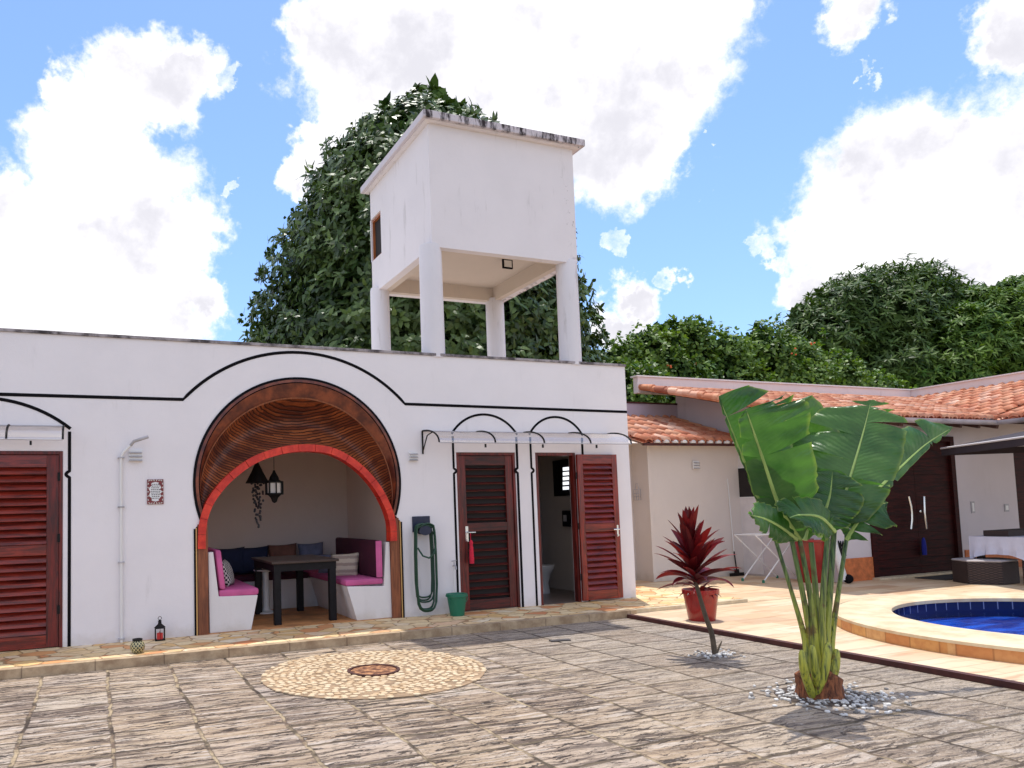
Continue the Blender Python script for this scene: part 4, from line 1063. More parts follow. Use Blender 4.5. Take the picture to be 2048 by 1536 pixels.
# walls
XS = 11.25; DX0 = at(1747, 1159, y=0).x; DX1 = at(1922, 1100, y=0).x; BX1 = at(2043, 1100, y=0).x; DZ = at(1850, 872, y=0).z
b = B(); WT = ez+.12
b.box(XS, XS+.15, 0, YR, -.2, ez+.05); 
b.prism([(XS, .0, ez+.05), (XS, YR, ez+.05), (XS, YR, rz_-.09), (XS, 0, ez+.05+.02)], (.15, 0, 0))
b.box(XS+.151, DX0, .0, .15, -.2, WT); b.box(DX0, DX1, .0, .15, DZ, WT); b.box(DX1, BX1, 0, .15, -.2, WT); b.box(BX1, 19, 0, .15, 2.4, WT); b.box(BX1+1.3, 19, 0, .15, -.2, 2.4)
b.build('wall', plaster('house_plaster', (.66, .60, .62), .2), mh)
for a, c in ((XS+.15, DX0-.002), (DX1+.09, BX1-.002)):
    b = B(); b.box(a, c, -.022, -.001, ZD, .33); b.build('skirting', terr, mh, bevel=.003)
# gutter
gb = B(); g0 = []; g1 = []
for k in range(9):
    a = PI+PI*k/8; g0.append((XV+.35, YE-.05+.075*math.cos(a), ez-.02+.075*math.sin(a))); g1.append((XC-.02, YE-.05+.075*math.cos(a), ez-.02+.075*math.sin(a)))
gb.sheet([g0, g1])
g0 = []; g1 = []
for k in range(9):
    a = PI+PI*k/8; g0.append((XC-.05+.075*math.cos(a), YE-.05, ez-.02+.075*math.sin(a))); g1.append((XC-.05+.075*math.cos(a), YE-6, ez-.02+.075*math.sin(a)))
gb.sheet([g0, g1]); gb.build('gutter', plain('gutter_metal', (.55, .50, .54), .5, .25, 2), mh, smooth=2, fix=False)
b = B(); e0 = Vector((XV+.35, YE-.05, ez-.03)); b.obox(e0, (1, 0, 0), (0, 1, 0), (0, 0, 1), .10, .085, .05); b.build('gutter_end', whitep, mh, bevel=.01)
# double door
bd = empty('double_door', ((DX0+DX1)/2, .05, ZD), 'tall dark wooden double door with two curved steel handles', 'door')
b = B(); b.box(DX0+.002, DX0+.12, -.03, .12, ZD, DZ-.003); b.box(DX1-.12, DX1-.002, -.03, .12, ZD, DZ-.003); b.box(DX0+.12, DX1-.12, -.03, .12, DZ-.1, DZ-.003); b.build('door_frame', darkwood, bd, bevel=.006)
dm_ = at(1838, 1050, y=0).x
for (a, c) in ((DX0+.122, dm_-.003), (dm_+.003, DX1-.122)):
    b = B(); nb_ = 16; z0_, z1_ = ZD+.02, DZ-.102
    for k in range(nb_):
        za = z0_+(z1_-z0_)*k/nb_; zb2 = z0_+(z1_-z0_)*(k+1)/nb_-.006; b.box(a, c, .02, .06, za, zb2)
    b.box(a, c, .032, .058, z0_, z1_); lf = b.build('door_leaf', darkwood, bd)
for uu, s_ in ((1822, 1), (1850, -1)):
    p0 = at(uu-3, 993, y=-.05); p1 = at(uu+4, 1058, y=-.05); xm = (p0.x+p1.x)/2
    b = B(); b.tube([(xm-.02*s_, -.04, p0.z), (xm+.02*s_*.4, -.05, p0.z*.7+p1.z*.3), (xm+.015*s_, -.05, (p0.z+p1.z)/2), (xm+.02*s_*.4, -.05, p0.z*.3+p1.z*.7), (xm-.02*s_, -.04, p1.z)], .016, 8)
    for zz_ in (p0.z-.15, p1.z+.15): b.tube([(xm, -.045, zz_), (xm, .03, zz_)], .009, 6)
    b.build('door_handle', chrome, bd, True)
b = B(); b.lathe((0, 0, 0), [(.022, 0), (.022, .02), (.01, .024)], 14); lx_c = at(1841, 1023, y=0); b.v = [(lx_c.x+x, .02-z, lx_c.z+y) for x, y, z in b.v]; b.build('lock', chrome, bd, True)
tb2 = at(1853, 1096, y=-.07); bt = B(); bt.lathe((tb2.x, -.03, tb2.z-.12), [(.035, 0), (.04, .1), (.03, .25), (.012, .30)], 12); 
o = bt.build('blue_tassel', plain('blue_cloth', rgb(20, 30, 130), .8), None, True); tag(o, 'deep blue tassel hanging on the right leaf of the dark double door', 'tassel')
# step + mat at the door
b = B(); b.box(DX0-.05, DX1-.2, -.16, -.001, ZD, ZD+.035); b.build('doorstep', kerb2, mh, bevel=.005)
mt = B(); m0 = at(1880, 1152, z=ZD+.01); mt.box(m0.x-.55, m0.x+.55, -.75, -.25, ZD+.001, ZD+.015); o = mt.build('door_mat', plain('dark_mat', (.03, .028, .028), .95), None, bevel=.004); tag(o, 'dark mat on the deck before the double door', 'door mat')
# second dark door right of the pale panel
b = B(); b.box(BX1+.002, BX1+1.298, .03, .08, ZD, 2.39); o = b.build('wood_door', darkwood, mh)
# transom windows over the double door
b = B(); t0 = at(1782, 872, y=0); t1 = at(1800, 893, y=0)
# switches on the pale panel
for (u0, v0, u1, v1, lab) in ((1941, 1003, 1950, 1026, 'slim wall switch on the pale panel, nearer the double door'), (2008, 1008, 2018, 1023, 'square wall switch on the pale panel above the table')):
    p = at(u0, v0, y=-.005); q_ = at(u1, v1, y=-.005); r_ = empty('wall_switch', (p.x, 0, q_.z), lab, 'switch', 'switches on the pale panel')
    b = B(); b.box(p.x, q_.x, -.012, -.001, q_.z, p.z); b.build('plate', greyp, r_, bevel=.002)
    b = B(); b.box(p.x+.025, q_.x-.025, -.017, -.0125, q_.z+.03, p.z-.03); b.build('rocker', whitep, r_)

# low wing between pool house and house
lw = empty('side_wing', (10.3, 3, 0), 'low cream annexe with a short tiled roof between the two buildings', 'annexe')
WY = 1.92; X9 = 9.10; le = at(1380, 884, y=WY-.25).z; rzt_ = at(1300, 838, y=3.45).z
b = B(); b.box(X9, XS-.002, WY, WY+.15, -.2, le-.02); b.box(X9, X9+.15, WY+.15, 3.4, -.2, le+.09); b.box(7.17, X9, 2.35, 2.5, -.2, le+.12); b.build('wall', creamw, lw)
b = B(); b.add([(7.17, WY-.26, le-.03), (XS, WY-.26, le-.03), (XS, 3.45, le+(rzt_-le)-.08), (7.17, 3.45, le+(rzt_-le)-.08)], [(0, 1, 2, 3)]); b.build('soffit', creamw, lw, fix=False)
b = B(); b.box(X9-.015, X9+.06, WY-.03, WY-.001, ZD, le-.02); b.build('corner_pilaster', creamw, lw)
ry1 = 3.45; rzt = at(1300, 838, y=ry1).z
lp_ = math.atan2(rzt-le, ry1-(WY-.3)); ll = (ry1-WY+.3)/math.cos(lp_)
tiled_roof('roof', (7.2, WY-.3, le), (1, 0, 0), (0, math.cos(lp_), math.sin(lp_)), int((XS-7.2)/.2), int(ll/.38)+1, lambda c: (c.x-(X9-.35)) > 0 or c.y > 2.05, tile0, lw)
b = B(); b.box(X9-.3, XS-.01, WY-.29, WY-.25, le-.07, le-.025); b.build('fascia', edge, lw)
morx = M('white_mortar'); morx.base((.75, .72, .68)); morx.set(rough=.9)
b = B(); n_ = int((XS-X9+.1)/.2)
for k in range(n_):
    xc = X9-.06+.2*k+.0; b.lathe((xc+.04, WY-.30, le-.005), [(.055, -.02), (.06, .01), (.03, .035)], 10)
b.build('eave_mortar', morx, lw, True)
b = B(); b.box(7.2, XS-.002, ry1, ry1+.15, rzt-.3, at(1300, 808, y=ry1).z); b.build('parapet', lav, lw, bevel=.004)
b = B(); b.box(7.2, XS-.002, ry1-.02, ry1+.17, at(1300, 808, y=ry1).z, at(1300, 808, y=ry1).z+.03); b.build('parapet_cap', edge, lw)
# window in the white door of the wing's end
w0 = at(1466, 938, x=XS); w1 = at(1514, 993, x=XS)
wd0 = at(1460, 905, x=XS); 
b = B(); ya, yb_ = min(w0.y, w1.y), max(w0.y, w1.y)
b.box(XS-.02, XS-.002, ya-.06, yb_+.03, ZD+.03, w0.z+.25); dl = tag(b.build('side_door', plain('white_door_paint', (.70, .66, .66), .5, .08, 3), None, bevel=.004), 'white side door with a dark window, behind the banana plant', 'door')
b = B(); b.box(XS-.024, XS-.0205, ya, yb_, w1.z, w0.z); b.build('window', shadem, dl)
for z_ in (w0.z, w1.z-.02):
    b = B(); b.box(XS-.03, XS-.0245, ya-.02, yb_+.02, z_, z_+.02); b.build('window_trim', whitep, dl)
# hanging wall ornament
hp = at(1277, 985, y=WY-.03); 
r_ = empty('wall_lantern', (hp.x, WY, hp.z-.15), 'small metal lantern hung on the narrow cream wall beside the corner', 'lantern')
hp = Vector((max(hp.x, X9-.0), 0, hp.z)); hx2 = X9-.03; yl = at(1277, 985, x=hx2).y; zl = at(1277, 1000, x=hx2).z
r_.location = (hx2, yl, zl)
b = B()
for i in (-1, 1):
    for j in (-1, 1): b.bar((hx2-.03+i*.028, yl+j*.06, zl), (hx2-.03+i*.028, yl+j*.06, zl+.19), .008)
for z_ in (0, .06, .12, .19): b.box(hx2-.062, hx2, yl-.065, yl-.057, zl+z_-.004, zl+z_+.004); b.box(hx2-.062, hx2, yl+.057, yl+.065, zl+z_-.004, zl+z_+.004); b.box(hx2-.062, hx2-.056, yl-.057, yl+.057, zl+z_-.004, zl+z_+.004)
b.build('cage', greyp, r_)
b = B(); b.tube([(hx2-.03, yl-.05, zl+.19), (hx2-.03, yl-.02, zl+.30), (hx2-.03, yl+.02, zl+.30), (hx2-.03, yl+.05, zl+.19)], .005, 6); b.build('hoop', greyp, r_)
# squeegee leaning on the wall
sq = at(1475, 1152, z=ZD); sqx, sqy = sq.x-.0, WY-.08
sx0 = at(1474, 1152, y=sqy).x; r_ = empty('floor_squeegee', (sx0, sqy, ZD), 'long-handled black and white squeegee leaning on the cream wall', 'squeegee')
b = B(); b.bar((sx0-.17, sqy, ZD+.03), (sx0+.17, sqy, ZD+.03), .02, .06); b.obox((sx0, sqy, ZD+.09), (1, 0, 0), (0, 1, 0), (0, 0, 1), .05, .012, .035); b.build('blade', iron, r_)
b = B(); b.tube([(sx0, sqy, ZD+.1), (sx0-.005, sqy+.03, ZD+.45)], .012, 8); b.build('lower_handle', iron, r_)
b = B(); b.tube([(sx0-.005, sqy+.03, ZD+.45), (sx0-.02, sqy+.07, 1.75)], .010, 8); b.build('upper_handle', whitep, r_)
# folding drying rack
ra = at(1500, 1162, z=ZD); rb = at(1585, 1164, z=ZD)
ry_ = .9; ra = at(1495, 1160, y=ry_); x_a = ra.x; x_b = at(1580, 1160, y=ry_).x; zt = at(1530, 1068, y=ry_).z
rk = empty('drying_rack', ((x_a+x_b)/2, ry_, ZD), 'white folding rack with crossed legs standing by the cream wall', 'drying rack')
for yy in (ry_-.22, ry_+.22):
    b = B(); b.tube([(x_a, yy, zt), (x_b-.05, yy, ZD+.02)], .011, 8); b.tube([(x_b, yy, zt), (x_a+.12, yy, ZD+.02)], .011, 8); b.build('leg', whitep, rk)
b = B()
b.tube([(x_a, ry_-.22, zt), (x_b, ry_-.22, zt)], .010, 8); b.tube([(x_a, ry_+.22, zt), (x_b, ry_+.22, zt)], .010, 8)
for k in range(9): xx = x_a+(x_b-x_a)*k/8; b.tube([(xx, ry_-.22, zt), (xx, ry_+.22, zt)], .005, 6)
b.build('rack_top', whitep, rk)
for xx in (x_b-.05, x_a+.12):
    for yy in (ry_-.22, ry_+.22): b = B(); b.lathe((xx, yy, ZD+.001), [(.022, 0), (.022, .04), (.012, .05)], 10); b.build('foot', greenp, rk)
# red planter behind the banana stems
rp = at(1628, 1158, z=ZD); rpx, rpy = 10.55, .30; rpx = at(1626, 1158, y=rpy).x
redpot = M('red_plastic_pot'); redpot.base(redpot.mix(redpot.noise(4, 5).ss(.4, .7), rgb(150, 22, 20), rgb(116, 12, 14))); redpot.set(rough=.25, coat=.3)
pl_ = empty('tall_planter', (rpx, rpy, ZD), 'tall red tapered planter standing behind the banana stems', 'planter')
hgt = at(1626, 1078, y=rpy).z-ZD; b = B(); b.lathe((rpx, rpy, ZD+.001), [(.17, 0), (.26, hgt*.94), (.29, hgt*.95), (.29, hgt), (.25, hgt), (.24, hgt*.9), (.0, hgt*.9)], 28, False); b.build('pot', redpot, pl_, True)
b = B(); b.lathe((rpx, rpy, ZD+hgt*.9), [(.24, 0), (.0, .01)], 20, False); b.build('soil', plain('soil', (.05, .035, .025), .95), pl_)
# panel, black ball
blp = at(1697, 1162, z=ZD+.07); b = B(); bm2 = bmesh.new(); bmesh.ops.create_uvsphere(bm2, u_segments=20, v_segments=12, radius=.075)
me = bpy.data.meshes.new('ball'); bmesh.ops.translate(bm2, verts=bm2.verts, vec=(blp.x, -.18, ZD+.076)); bm2.to_mesh(me); bm2.free(); 
bx2 = at(1697, 1162, y=-.18).x; me.transform(Matrix.Translation((bx2-blp.x, 0, 0)))
tag(link('ball', me, black, None, True), 'small black ball on the deck beside the terracotta skirting', 'ball')
wr = at(1690, 1155, y=-.14); o = B(); o.tube([(wr.x-.02, -.14, ZD+.06), (wr.x-.10, -.05, .62)], .055, 14); o = o.build('rolled_mat', plain('white_roll', (.72, .70, .68), .8), None, True); tag(o, 'white rolled mat leaning on the house wall next to the black ball', 'rolled mat')
# wall decoration (black floral) left of the roll
orn = B(); p0 = at(1684, 1100, y=-.01); random.seed(4)
for k in range(16):
    a = random.uniform(0, 2*PI); orn.tube([(p0.x+random.uniform(-.09, .09), -.012, p0.z+random.uniform(-.15, .16)) for _ in range(2)]+[(p0.x+random.uniform(-.09, .09), -.014, p0.z+random.uniform(-.15, .16))], .008, 6)
tag(orn.build('wall_ornament', iron), 'black wrought wire ornament low on the white wall by the corner', 'ornament')

# ------------------------------------------------------------------ pool
po = empty('swimming_pool', (9.08, -4.4, ZD), 'round blue swimming pool with a raised pale stone rim', 'swimming pool')
oc, orr = Vector((9.07, -4.45)), 2.24; ic, irr = Vector((9.08, -4.33)), 1.59; n = 96; ZT = .085
b = B(); g = []
for (c, r_, z_) in ((oc, orr-.01, ZT-.01), (oc, orr-.03, ZT), (ic, irr+.03, ZT), (ic, irr, ZT-.012), (ic, irr, ZT-.05)):
    g.append([(c.x+r_*math.cos(2*PI*i/n), c.y+r_*math.sin(2*PI*i/n), z_) for i in range(n+1)])
b.sheet(g); 
b.sheet([[(oc.x+(orr+.012)*math.cos(2*PI*i/n), oc.y+(orr+.012)*math.sin(2*PI*i/n), z_) for i in range(n+1)] for z_ in (ZT-.035, ZT-.008)]+[[(oc.x+(orr-.01)*math.cos(2*PI*i/n), oc.y+(orr-.01)*math.sin(2*PI*i/n), ZT-.008+.004) for i in range(n+1)]])
b.build('coping', coping, po, smooth=True, fix=False)
b = B(); b.sheet([[(oc.x+orr*math.cos(2*PI*i/n), oc.y+orr*math.sin(2*PI*i/n), z_) for i in range(n+1)] for z_ in (-.3, ZT-.036)]); b.build('coping_side', cside, po, smooth=2, fix=False)
bt_ = M('blue_pool_tile'); x, y, z = bt_.xyz()
a3 = bt_.n('ShaderNodeMath'); a3.operation = 'ARCTAN2'; bt_.nt.links.new((y+4.33).s, a3.inputs[0]); bt_.nt.links.new((x-9.08).s, a3.inputs[1]); an = V(bt_.nt, a3.outputs[0])*(1.59/.15)
gr = (an.fract()-.5).abs().ss(.455, .48)*z.ss(-.06, -.05)
bt_.base(bt_.mix(gr*.7, rgb(16, 26, 78), rgb(150, 160, 200))); bt_.set(rough=.15)
b = B(); b.sheet([[(ic.x+(irr-.001)*math.cos(2*PI*i/n), ic.y+(irr-.001)*math.sin(2*PI*i/n), z_) for i in range(n+1)] for z_ in (-1.2, ZT-.051)]); b.build('tile_band', bt_, po, smooth=2, fix=False)
shell = M('blue_shell'); q = shell.noise(1., 4, .6, vec=shell.vec(shell.xyz()[0]*1.2, shell.xyz()[1]*5.0, 0.)); shell.base(shell.mix(q.ss(.42, .58), rgb(6, 42, 124), rgb(52, 118, 200))); shell.set(rough=.3)
b = B(); b.lathe((ic.x, ic.y, -.32), [(irr-.002, 0), (.0, .0)], 64, False); 
b.build('floor', shell, po, fix=False)
b = B()
for k, (r_, z_) in enumerate(((1.35, -.26), (1.05, -.20), (.72, -.14))):
    cxs = ic.x-.2-.18*k; b.lathe((ic.x+.35, ic.y+irr*.55+.1*k, -.32), [(r_, 0), (r_, z_+.32-.02), (r_-.03, z_+.32), (0, z_+.32)], 48, False)
st_ = b; 
b.v = [((vx), vy, vz) if (vx-ic.x)**2+(vy-ic.y)**2 < (irr-.01)**2 else (ic.x+(vx-ic.x)*(irr-.01)/math.hypot(vx-ic.x, vy-ic.y), ic.y+(vy-ic.y)*(irr-.01)/math.hypot(vx-ic.x, vy-ic.y), vz) for vx, vy, vz in b.v]
b.build('steps', shell, po, smooth=True)
wat = M('pool_water'); x, y, z = wat.xyz()
wt = wat.n('ShaderNodeBsdfTransparent'); wt.inputs[0].default_value = (.42, .70, 1.0, 1)
wg = wat.n('ShaderNodeBsdfGlossy'); wg.inputs['Roughness'].default_value = .03
fz_ = wat.n('ShaderNodeFresnel'); fz_.inputs['IOR'].default_value = 1.33
bp = wat.n('ShaderNodeBump'); bp.inputs['Strength'].default_value = .5; bp.inputs['Distance'].default_value = .03
wat.nt.links.new((wat.noise(3.0, 4, .5, vec=wat.vec(x*1.0, y*2.6, 0.))).s, bp.inputs['Height'])
for n_ in (wg, fz_): wat.nt.links.new(bp.outputs[0], n_.inputs['Normal'])
mw = wat.n('ShaderNodeMixShader'); fm = (V(wat.nt, fz_.outputs[0])*.40); wat.nt.links.new(fm.s, mw.inputs[0]); wat.nt.links.new(wt.outputs[0], mw.inputs[1]); wat.nt.links.new(wg.outputs[0], mw.inputs[2]); wat.nt.links.new(mw.outputs[0], wat.out.inputs[0])
b = B(); b.add([(ic.x+(irr-.003)*math.cos(2*PI*i/n), ic.y+(irr-.003)*math.sin(2*PI*i/n), -.075) for i in range(n)], [tuple(range(n))]); b.build('water', wat, po, fix=False)

# ------------------------------------------------------------------ terrace furniture at right
wick = M('brown_wicker'); x, y, z = wick.xyz(); q = (((x+y)*170.).sin()*(z*170.).sin()); wick.base(wick.mix(q.ss(-.3, .6), rgb(34, 24, 24), rgb(74, 56, 52))); wick.set(rough=.7); wick.bump(q, .5, .004)
wk = at(1986, 1166, z=ZD); wkx, wky = wk.x, wk.y
hh = at(1986, 1118, y=wky).z-ZD; hwk = (at(2020, 1150, y=wky).x-at(1955, 1150, y=wky).x)/2
ot = empty('wicker_ottoman', (wkx, wky, ZD), 'dark brown wicker ottoman with a pale seat pad beside the white-clothed table', 'ottoman')
b = B(); b.lathe((wkx, wky+.1, ZD+.001), [(hwk*1.05, 0), (hwk*1.05, hh-.03)], 6); b.build('base', wick, ot, bevel=.012)
b = B(); b.lathe((wkx, wky+.1, ZD+hh-.028), [(hwk*1.02, 0), (hwk*1.06, .015), (hwk*1.0, .03)], 6); b.build('seat_pad', plain('grey_pad', (.45, .41, .42), .8), ot)
tbx = at(2048, 1150, y=wky-.2).x+.15; tcy = wky-.15
tbl = empty('terrace_table', (tbx, tcy, ZD), 'dark wicker table at the right edge, mostly under a white cloth', 'table')
TH = .70; zt2 = at(2030, 1072, y=tcy).z
hw2 = tbx-at(2000, 1120, y=tcy).x
b = B(); b.box(tbx-hw2+.02, tbx+.7, tcy-.38, tcy+.4, zt2-.04, zt2-.006); b.build('tabletop', blackwood, tbl)
for sx_, sy_ in ((-hw2+.1, -.3), (-hw2+.1, .32), (.62, -.3), (.62, .32)):
    b = B(); b.box(tbx+sx_-.04, tbx+sx_+.04, tcy+sy_-.04, tcy+sy_+.04, ZD+.001, zt2-.041); b.build('leg', wick, tbl)
cloth = plain('white_cloth', (.62, .62, .74), .85, .05, 5, .3, 20)
b = B(); g = []; NN = 60
for lv in range(6):
    row = []
    for i in range(NN+1):
        t = i/NN*4; s_ = int(t) % 4; f = t-int(t)
        cs = [(-hw2, -.40), (.72, -.40), (.72, .42), (-hw2, .42)]; a = Vector(cs[s_]); c = Vector(cs[(s_+1) % 4]); p = a.lerp(c, f)
        cor = abs(f-.5)*2; drop = (.27+.14*cor**3)*lv/5; out = (lv/5)*(.03+.03*math.sin(i*1.9))
        cd_ = p.normalized(); row.append((tbx+p.x+cd_.x*out, tcy+p.y+cd_.y*out, zt2+.004-drop))
    g.append(row)
b.sheet(g); b.add([(tbx-hw2, tcy-.4, zt2+.004), (tbx+.72, tcy-.4, zt2+.004), (tbx+.72, tcy+.42, zt2+.004), (tbx-hw2, tcy+.42, zt2+.004)], [(0, 1, 2, 3)])
tag(b.build('tablecloth', cloth, None, smooth=True), 'white tablecloth hanging over the table at the right edge', 'tablecloth')
b = B(); zq = zt2+.006
b.box(tbx-hw2+.08, tbx+.5, tcy-.1, tcy+.25, zq, zq+.012)
for a_ in ((tbx-hw2+.08, tbx-hw2+.1, tcy-.1, tcy+.25), (tbx+.48, tbx+.5, tcy-.1, tcy+.25), (tbx-hw2+.1, tbx+.48, tcy-.1, tcy-.08), (tbx-hw2+.1, tbx+.48, tcy+.23, tcy+.25)): b.box(*a_, zq+.012, zq+.09)
tag(b.build('serving_tray', wick), 'dark wicker tray on the white tablecloth', 'tray')
# parasol
A0 = at(1882, 897, z=2.1); dA = (at(2048, 874, z=2.1)-A0); dA.z = 0; dA.normalize(); dB = Vector((-dA.y, dA.x, 0)); 
if dB.x < 0: dB = -dB
pc = A0+dA*1.25+dB*1.25
pa = empty('garden_parasol', (pc.x, pc.y, ZD), 'square dark parasol with a pale rim standing by the pool at the right edge', 'parasol')
canm = plain('dark_canvas', (.035, .025, .032), .9, .1, 4)
cor = [A0, A0+dA*2.5, A0+dA*2.5+dB*2.5, A0+dB*2.5]; topp = pc+Vector((0, 0, .28))
b = B(); b.add([*cor, topp], [(0, 1, 4), (1, 2, 4), (2, 3, 4), (3, 0, 4)])
for k in range(4):
    a, c = cor[k], cor[(k+1) % 4]; b.add([a, c, c-Vector((0, 0, .12)), a-Vector((0, 0, .12))], [(0, 1, 2, 3)])
b.build('canopy', canm, pa, fix=False)
b = B()
for k in range(4): b.tube([cor[k], cor[(k+1) % 4]], .016, 6)
b.build('rim', plain('pale_rim', (.6, .57, .58), .7), pa)
for k in range(4):
    b = B(); b.tube([cor[k]-Vector((0, 0, .02)), topp-Vector((0, 0, .05))], .012, 6); b.build('rib', iron, pa)
b = B(); b.tube([(pc.x, pc.y, ZD), (pc.x, pc.y, 2.36)], .028, 10); b.build('pole', iron, pa)
b = B(); b.lathe((pc.x, pc.y, ZD+.001), [(.3, 0), (.3, .06), (.05, .09)], 20); b.build('base', iron, pa)

# ------------------------------------------------------------------ vegetation helpers
def leaf_geo(V_, F_, base, d, n_, L, W, droop):
    """one leaf: 2 quads + folded tip, base point, direction d, normal n_"""
    side = d.cross(n_).normalized(); k = len(V_)
    m1_ = base+d*L*.45-n_*droop*L*.12; tip = base+d*L-n_*droop*L*.5
    V_ += [tuple(base), tuple(base+d*L*.3+side*W*.5-n_*.0), tuple(base+d*L*.3-side*W*.5), tuple(m1_+side*W*.42+d*L*.2-n_*droop*L*.1), tuple(m1_-side*W*.42+d*L*.2-n_*droop*L*.1), tuple(tip)]
    F_ += [(k, k+1, k+2), (k+1, k+3, k+4, k+2), (k+3, k+5, k+4)]
def crown(name, blobs, n_clusters, per, L, W, mat, parent, droop=.5, seed=1, up=.35, shell=(.80, 1.05), outl=.10):
    rnd = random.Random(seed); V_ = []; F_ = []
    vol = [b_[3]*b_[4]+b_[4]*b_[5]+b_[3]*b_[5] for b_ in blobs]; tot = sum(vol)
    for bi, (cx, cy, cz, rx, ry, rz) in enumerate(blobs):
        for _ in range(int(n_clusters*vol[bi]/tot)):
            v = Vector((rnd.gauss(0, 1), rnd.gauss(0, 1), rnd.gauss(0, 1))).normalized()
            s_ = rnd.uniform(*shell)
            if rnd.random() < .25: s_ = rnd.uniform(.45, .9)
            nz = mnoise.noise(Vector((cx+v.x*2.2, cy+v.y*2.2, cz+v.z*2.2))*.9)
            s_ *= 1+nz*outl*2
            p = Vector((cx+v.x*rx*s_, cy+v.y*ry*s_, cz+v.z*rz*s_)); inside = False
            for bj, (ax, ay, az, brx, bry, brz) in enumerate(blobs):
                if bj != bi and ((p.x-ax)/brx)**2+((p.y-ay)/bry)**2+((p.z-az)/brz)**2 < .5: inside = True; break
            if inside: continue
            out = (v*.8+Vector((0, 0, up))).normalized(); o1 = out.orthogonal().normalized(); o2 = out.cross(o1)
            k0 = rnd.uniform(0, 6)
            for q in range(per):
                a = k0+2.4*q; tilt = rnd.uniform(.35, 1.25)
                d = (out*math.cos(tilt)+(o1*math.cos(a)+o2*math.sin(a))*math.sin(tilt)).normalized()
                d = (d+Vector((0, 0, -.35*droop))).normalized()
                n_ = (out-d*out.dot(d)); n_ = n_.normalized() if n_.length > .01 else o1
                n_ = (n_+Vector((rnd.gauss(0, .25), rnd.gauss(0, .25), rnd.gauss(0, .25)))); n_ = (n_-d*n_.dot(d)).normalized()
                leaf_geo(V_, F_, p+Vector((rnd.gauss(0, .05), rnd.gauss(0, .05), rnd.gauss(0, .05))), d, n_, L*rnd.uniform(.7, 1.25), W*rnd.uniform(.8, 1.2), droop*rnd.uniform(.5, 1.3))
    me = bpy.data.meshes.new(name); me.from_pydata(V_, [], F_); me.update()
    return link(name, me, mat, parent)
def trunk(parent, base, top, r0, r1, limbs, seed=1):
    rnd = random.Random(seed); b = B(); base = Vector(base); top = Vector(top)
    pts = [base.lerp(top, i/6)+Vector((rnd.uniform(-.1, .1), rnd.uniform(-.1, .1), 0))*(i > 0) for i in range(7)]
    b.tube(pts, [r0+(r1-r0)*(i/6) for i in range(7)], 10)
    t = b.build('trunk', bark, parent, True)
    b = B()
    for l_ in limbs:
        a = base.lerp(top, rnd.uniform(.35, .8)); e = Vector(l_); m_2 = a.lerp(e, .5)+Vector((0, 0, .3)); b.tube([a, m_2, e], [r1*.8, r1*.5, r1*.15], 7)
    b.build('limb', bark, parent, True)

# big conical tree behind the tower
ty = 8.0; prof = [(160, 40), (192, 82), (238, 140), (285, 194), (345, 234), (405, 262), (470, 282), (530, 298), (590, 314), (650, 330), (715, 338)]
ax_ = at(850, 400, y=ty); blobs = []
for (v_, hwp) in prof:
    c = at(850, v_, y=ty); e = at(850+hwp, v_, y=ty); r_ = (e-c).dot(Rt); c2_ = at(850, v_+52, y=ty)
    blobs.append((c.x, ty, c2_.z, r_*.97, r_*.85, .80 if v_ > 200 else .45))
big = empty('broadleaf_tree', (ax_.x, ty, -.2), 'tall dark conical tree with broad glossy leaves behind the water tower', 'tree')
# the axis leans in the picture only through the lens; keep the crown upright
crown('crown', blobs, 11500, 9, .20, .092, leaf_big, big, 1.0, 11, .35, (.84, 1.03), .06)
core = plain('inner_foliage', (.012, .026, .010), .9, .3, 2)
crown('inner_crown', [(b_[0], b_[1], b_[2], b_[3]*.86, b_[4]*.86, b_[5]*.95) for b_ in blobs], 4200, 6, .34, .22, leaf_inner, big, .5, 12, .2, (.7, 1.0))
trunk(big, (ax_.x, ty, -.2), (ax_.x, ty, 9), .32, .10, [(ax_.x+dx_, ty+dy_, z_) for dx_, dy_, z_ in ((2, 0, 5), (-2.2, .3, 5), (1.5, -1, 7), (-1.5, .5, 7.5), (1, .6, 9), (-.6, -.8, 9.5))])

# mango trees
def pxblob(u, v_, y_, rpx, fz=1.0, fy=1.0):
    c = at(u, v_, y=y_); r_ = rpx*(c-CAM).dot(Fw)/FPX; return (c.x, c.y, c.z, r_, r_*fy, r_*fz)
mg = at(1745, 700, y=18)
m1t = empty('mango_tree', (mg.x, 18, -.2), 'large dark green domed mango tree beyond the tiled roof', 'tree')
bl1 = [pxblob(1750, 660, 18, 120), pxblob(1800, 620, 18, 95), pxblob(1690, 650, 18, 85), pxblob(1640, 690, 18, 78), pxblob(1730, 600, 18, 55), pxblob(1850, 590, 18, 60), pxblob(1590, 720, 18, 55), pxblob(1880, 680, 18, 110), pxblob(1750, 760, 18, 150, .7), pxblob(1900, 600, 18, 40), pxblob(1620, 640, 18, 36)]
crown('crown', bl1, 4200, 10, .42, .10, leaf_mango, m1t, .9, 21, .5)
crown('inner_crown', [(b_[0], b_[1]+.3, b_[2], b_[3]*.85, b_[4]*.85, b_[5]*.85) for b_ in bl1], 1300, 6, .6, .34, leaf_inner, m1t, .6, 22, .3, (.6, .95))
trunk(m1t, (mg.x, 18, -.2), (mg.x, 18, 7), .5, .2, [(b_[0], b_[1], b_[2]) for b_ in bl1[:6]])
mg2 = at(2000, 700, y=16)
m2t = empty('mango_tree', (mg2.x, 16, -.2), 'brighter green mango tree at the right edge above the roof', 'tree')
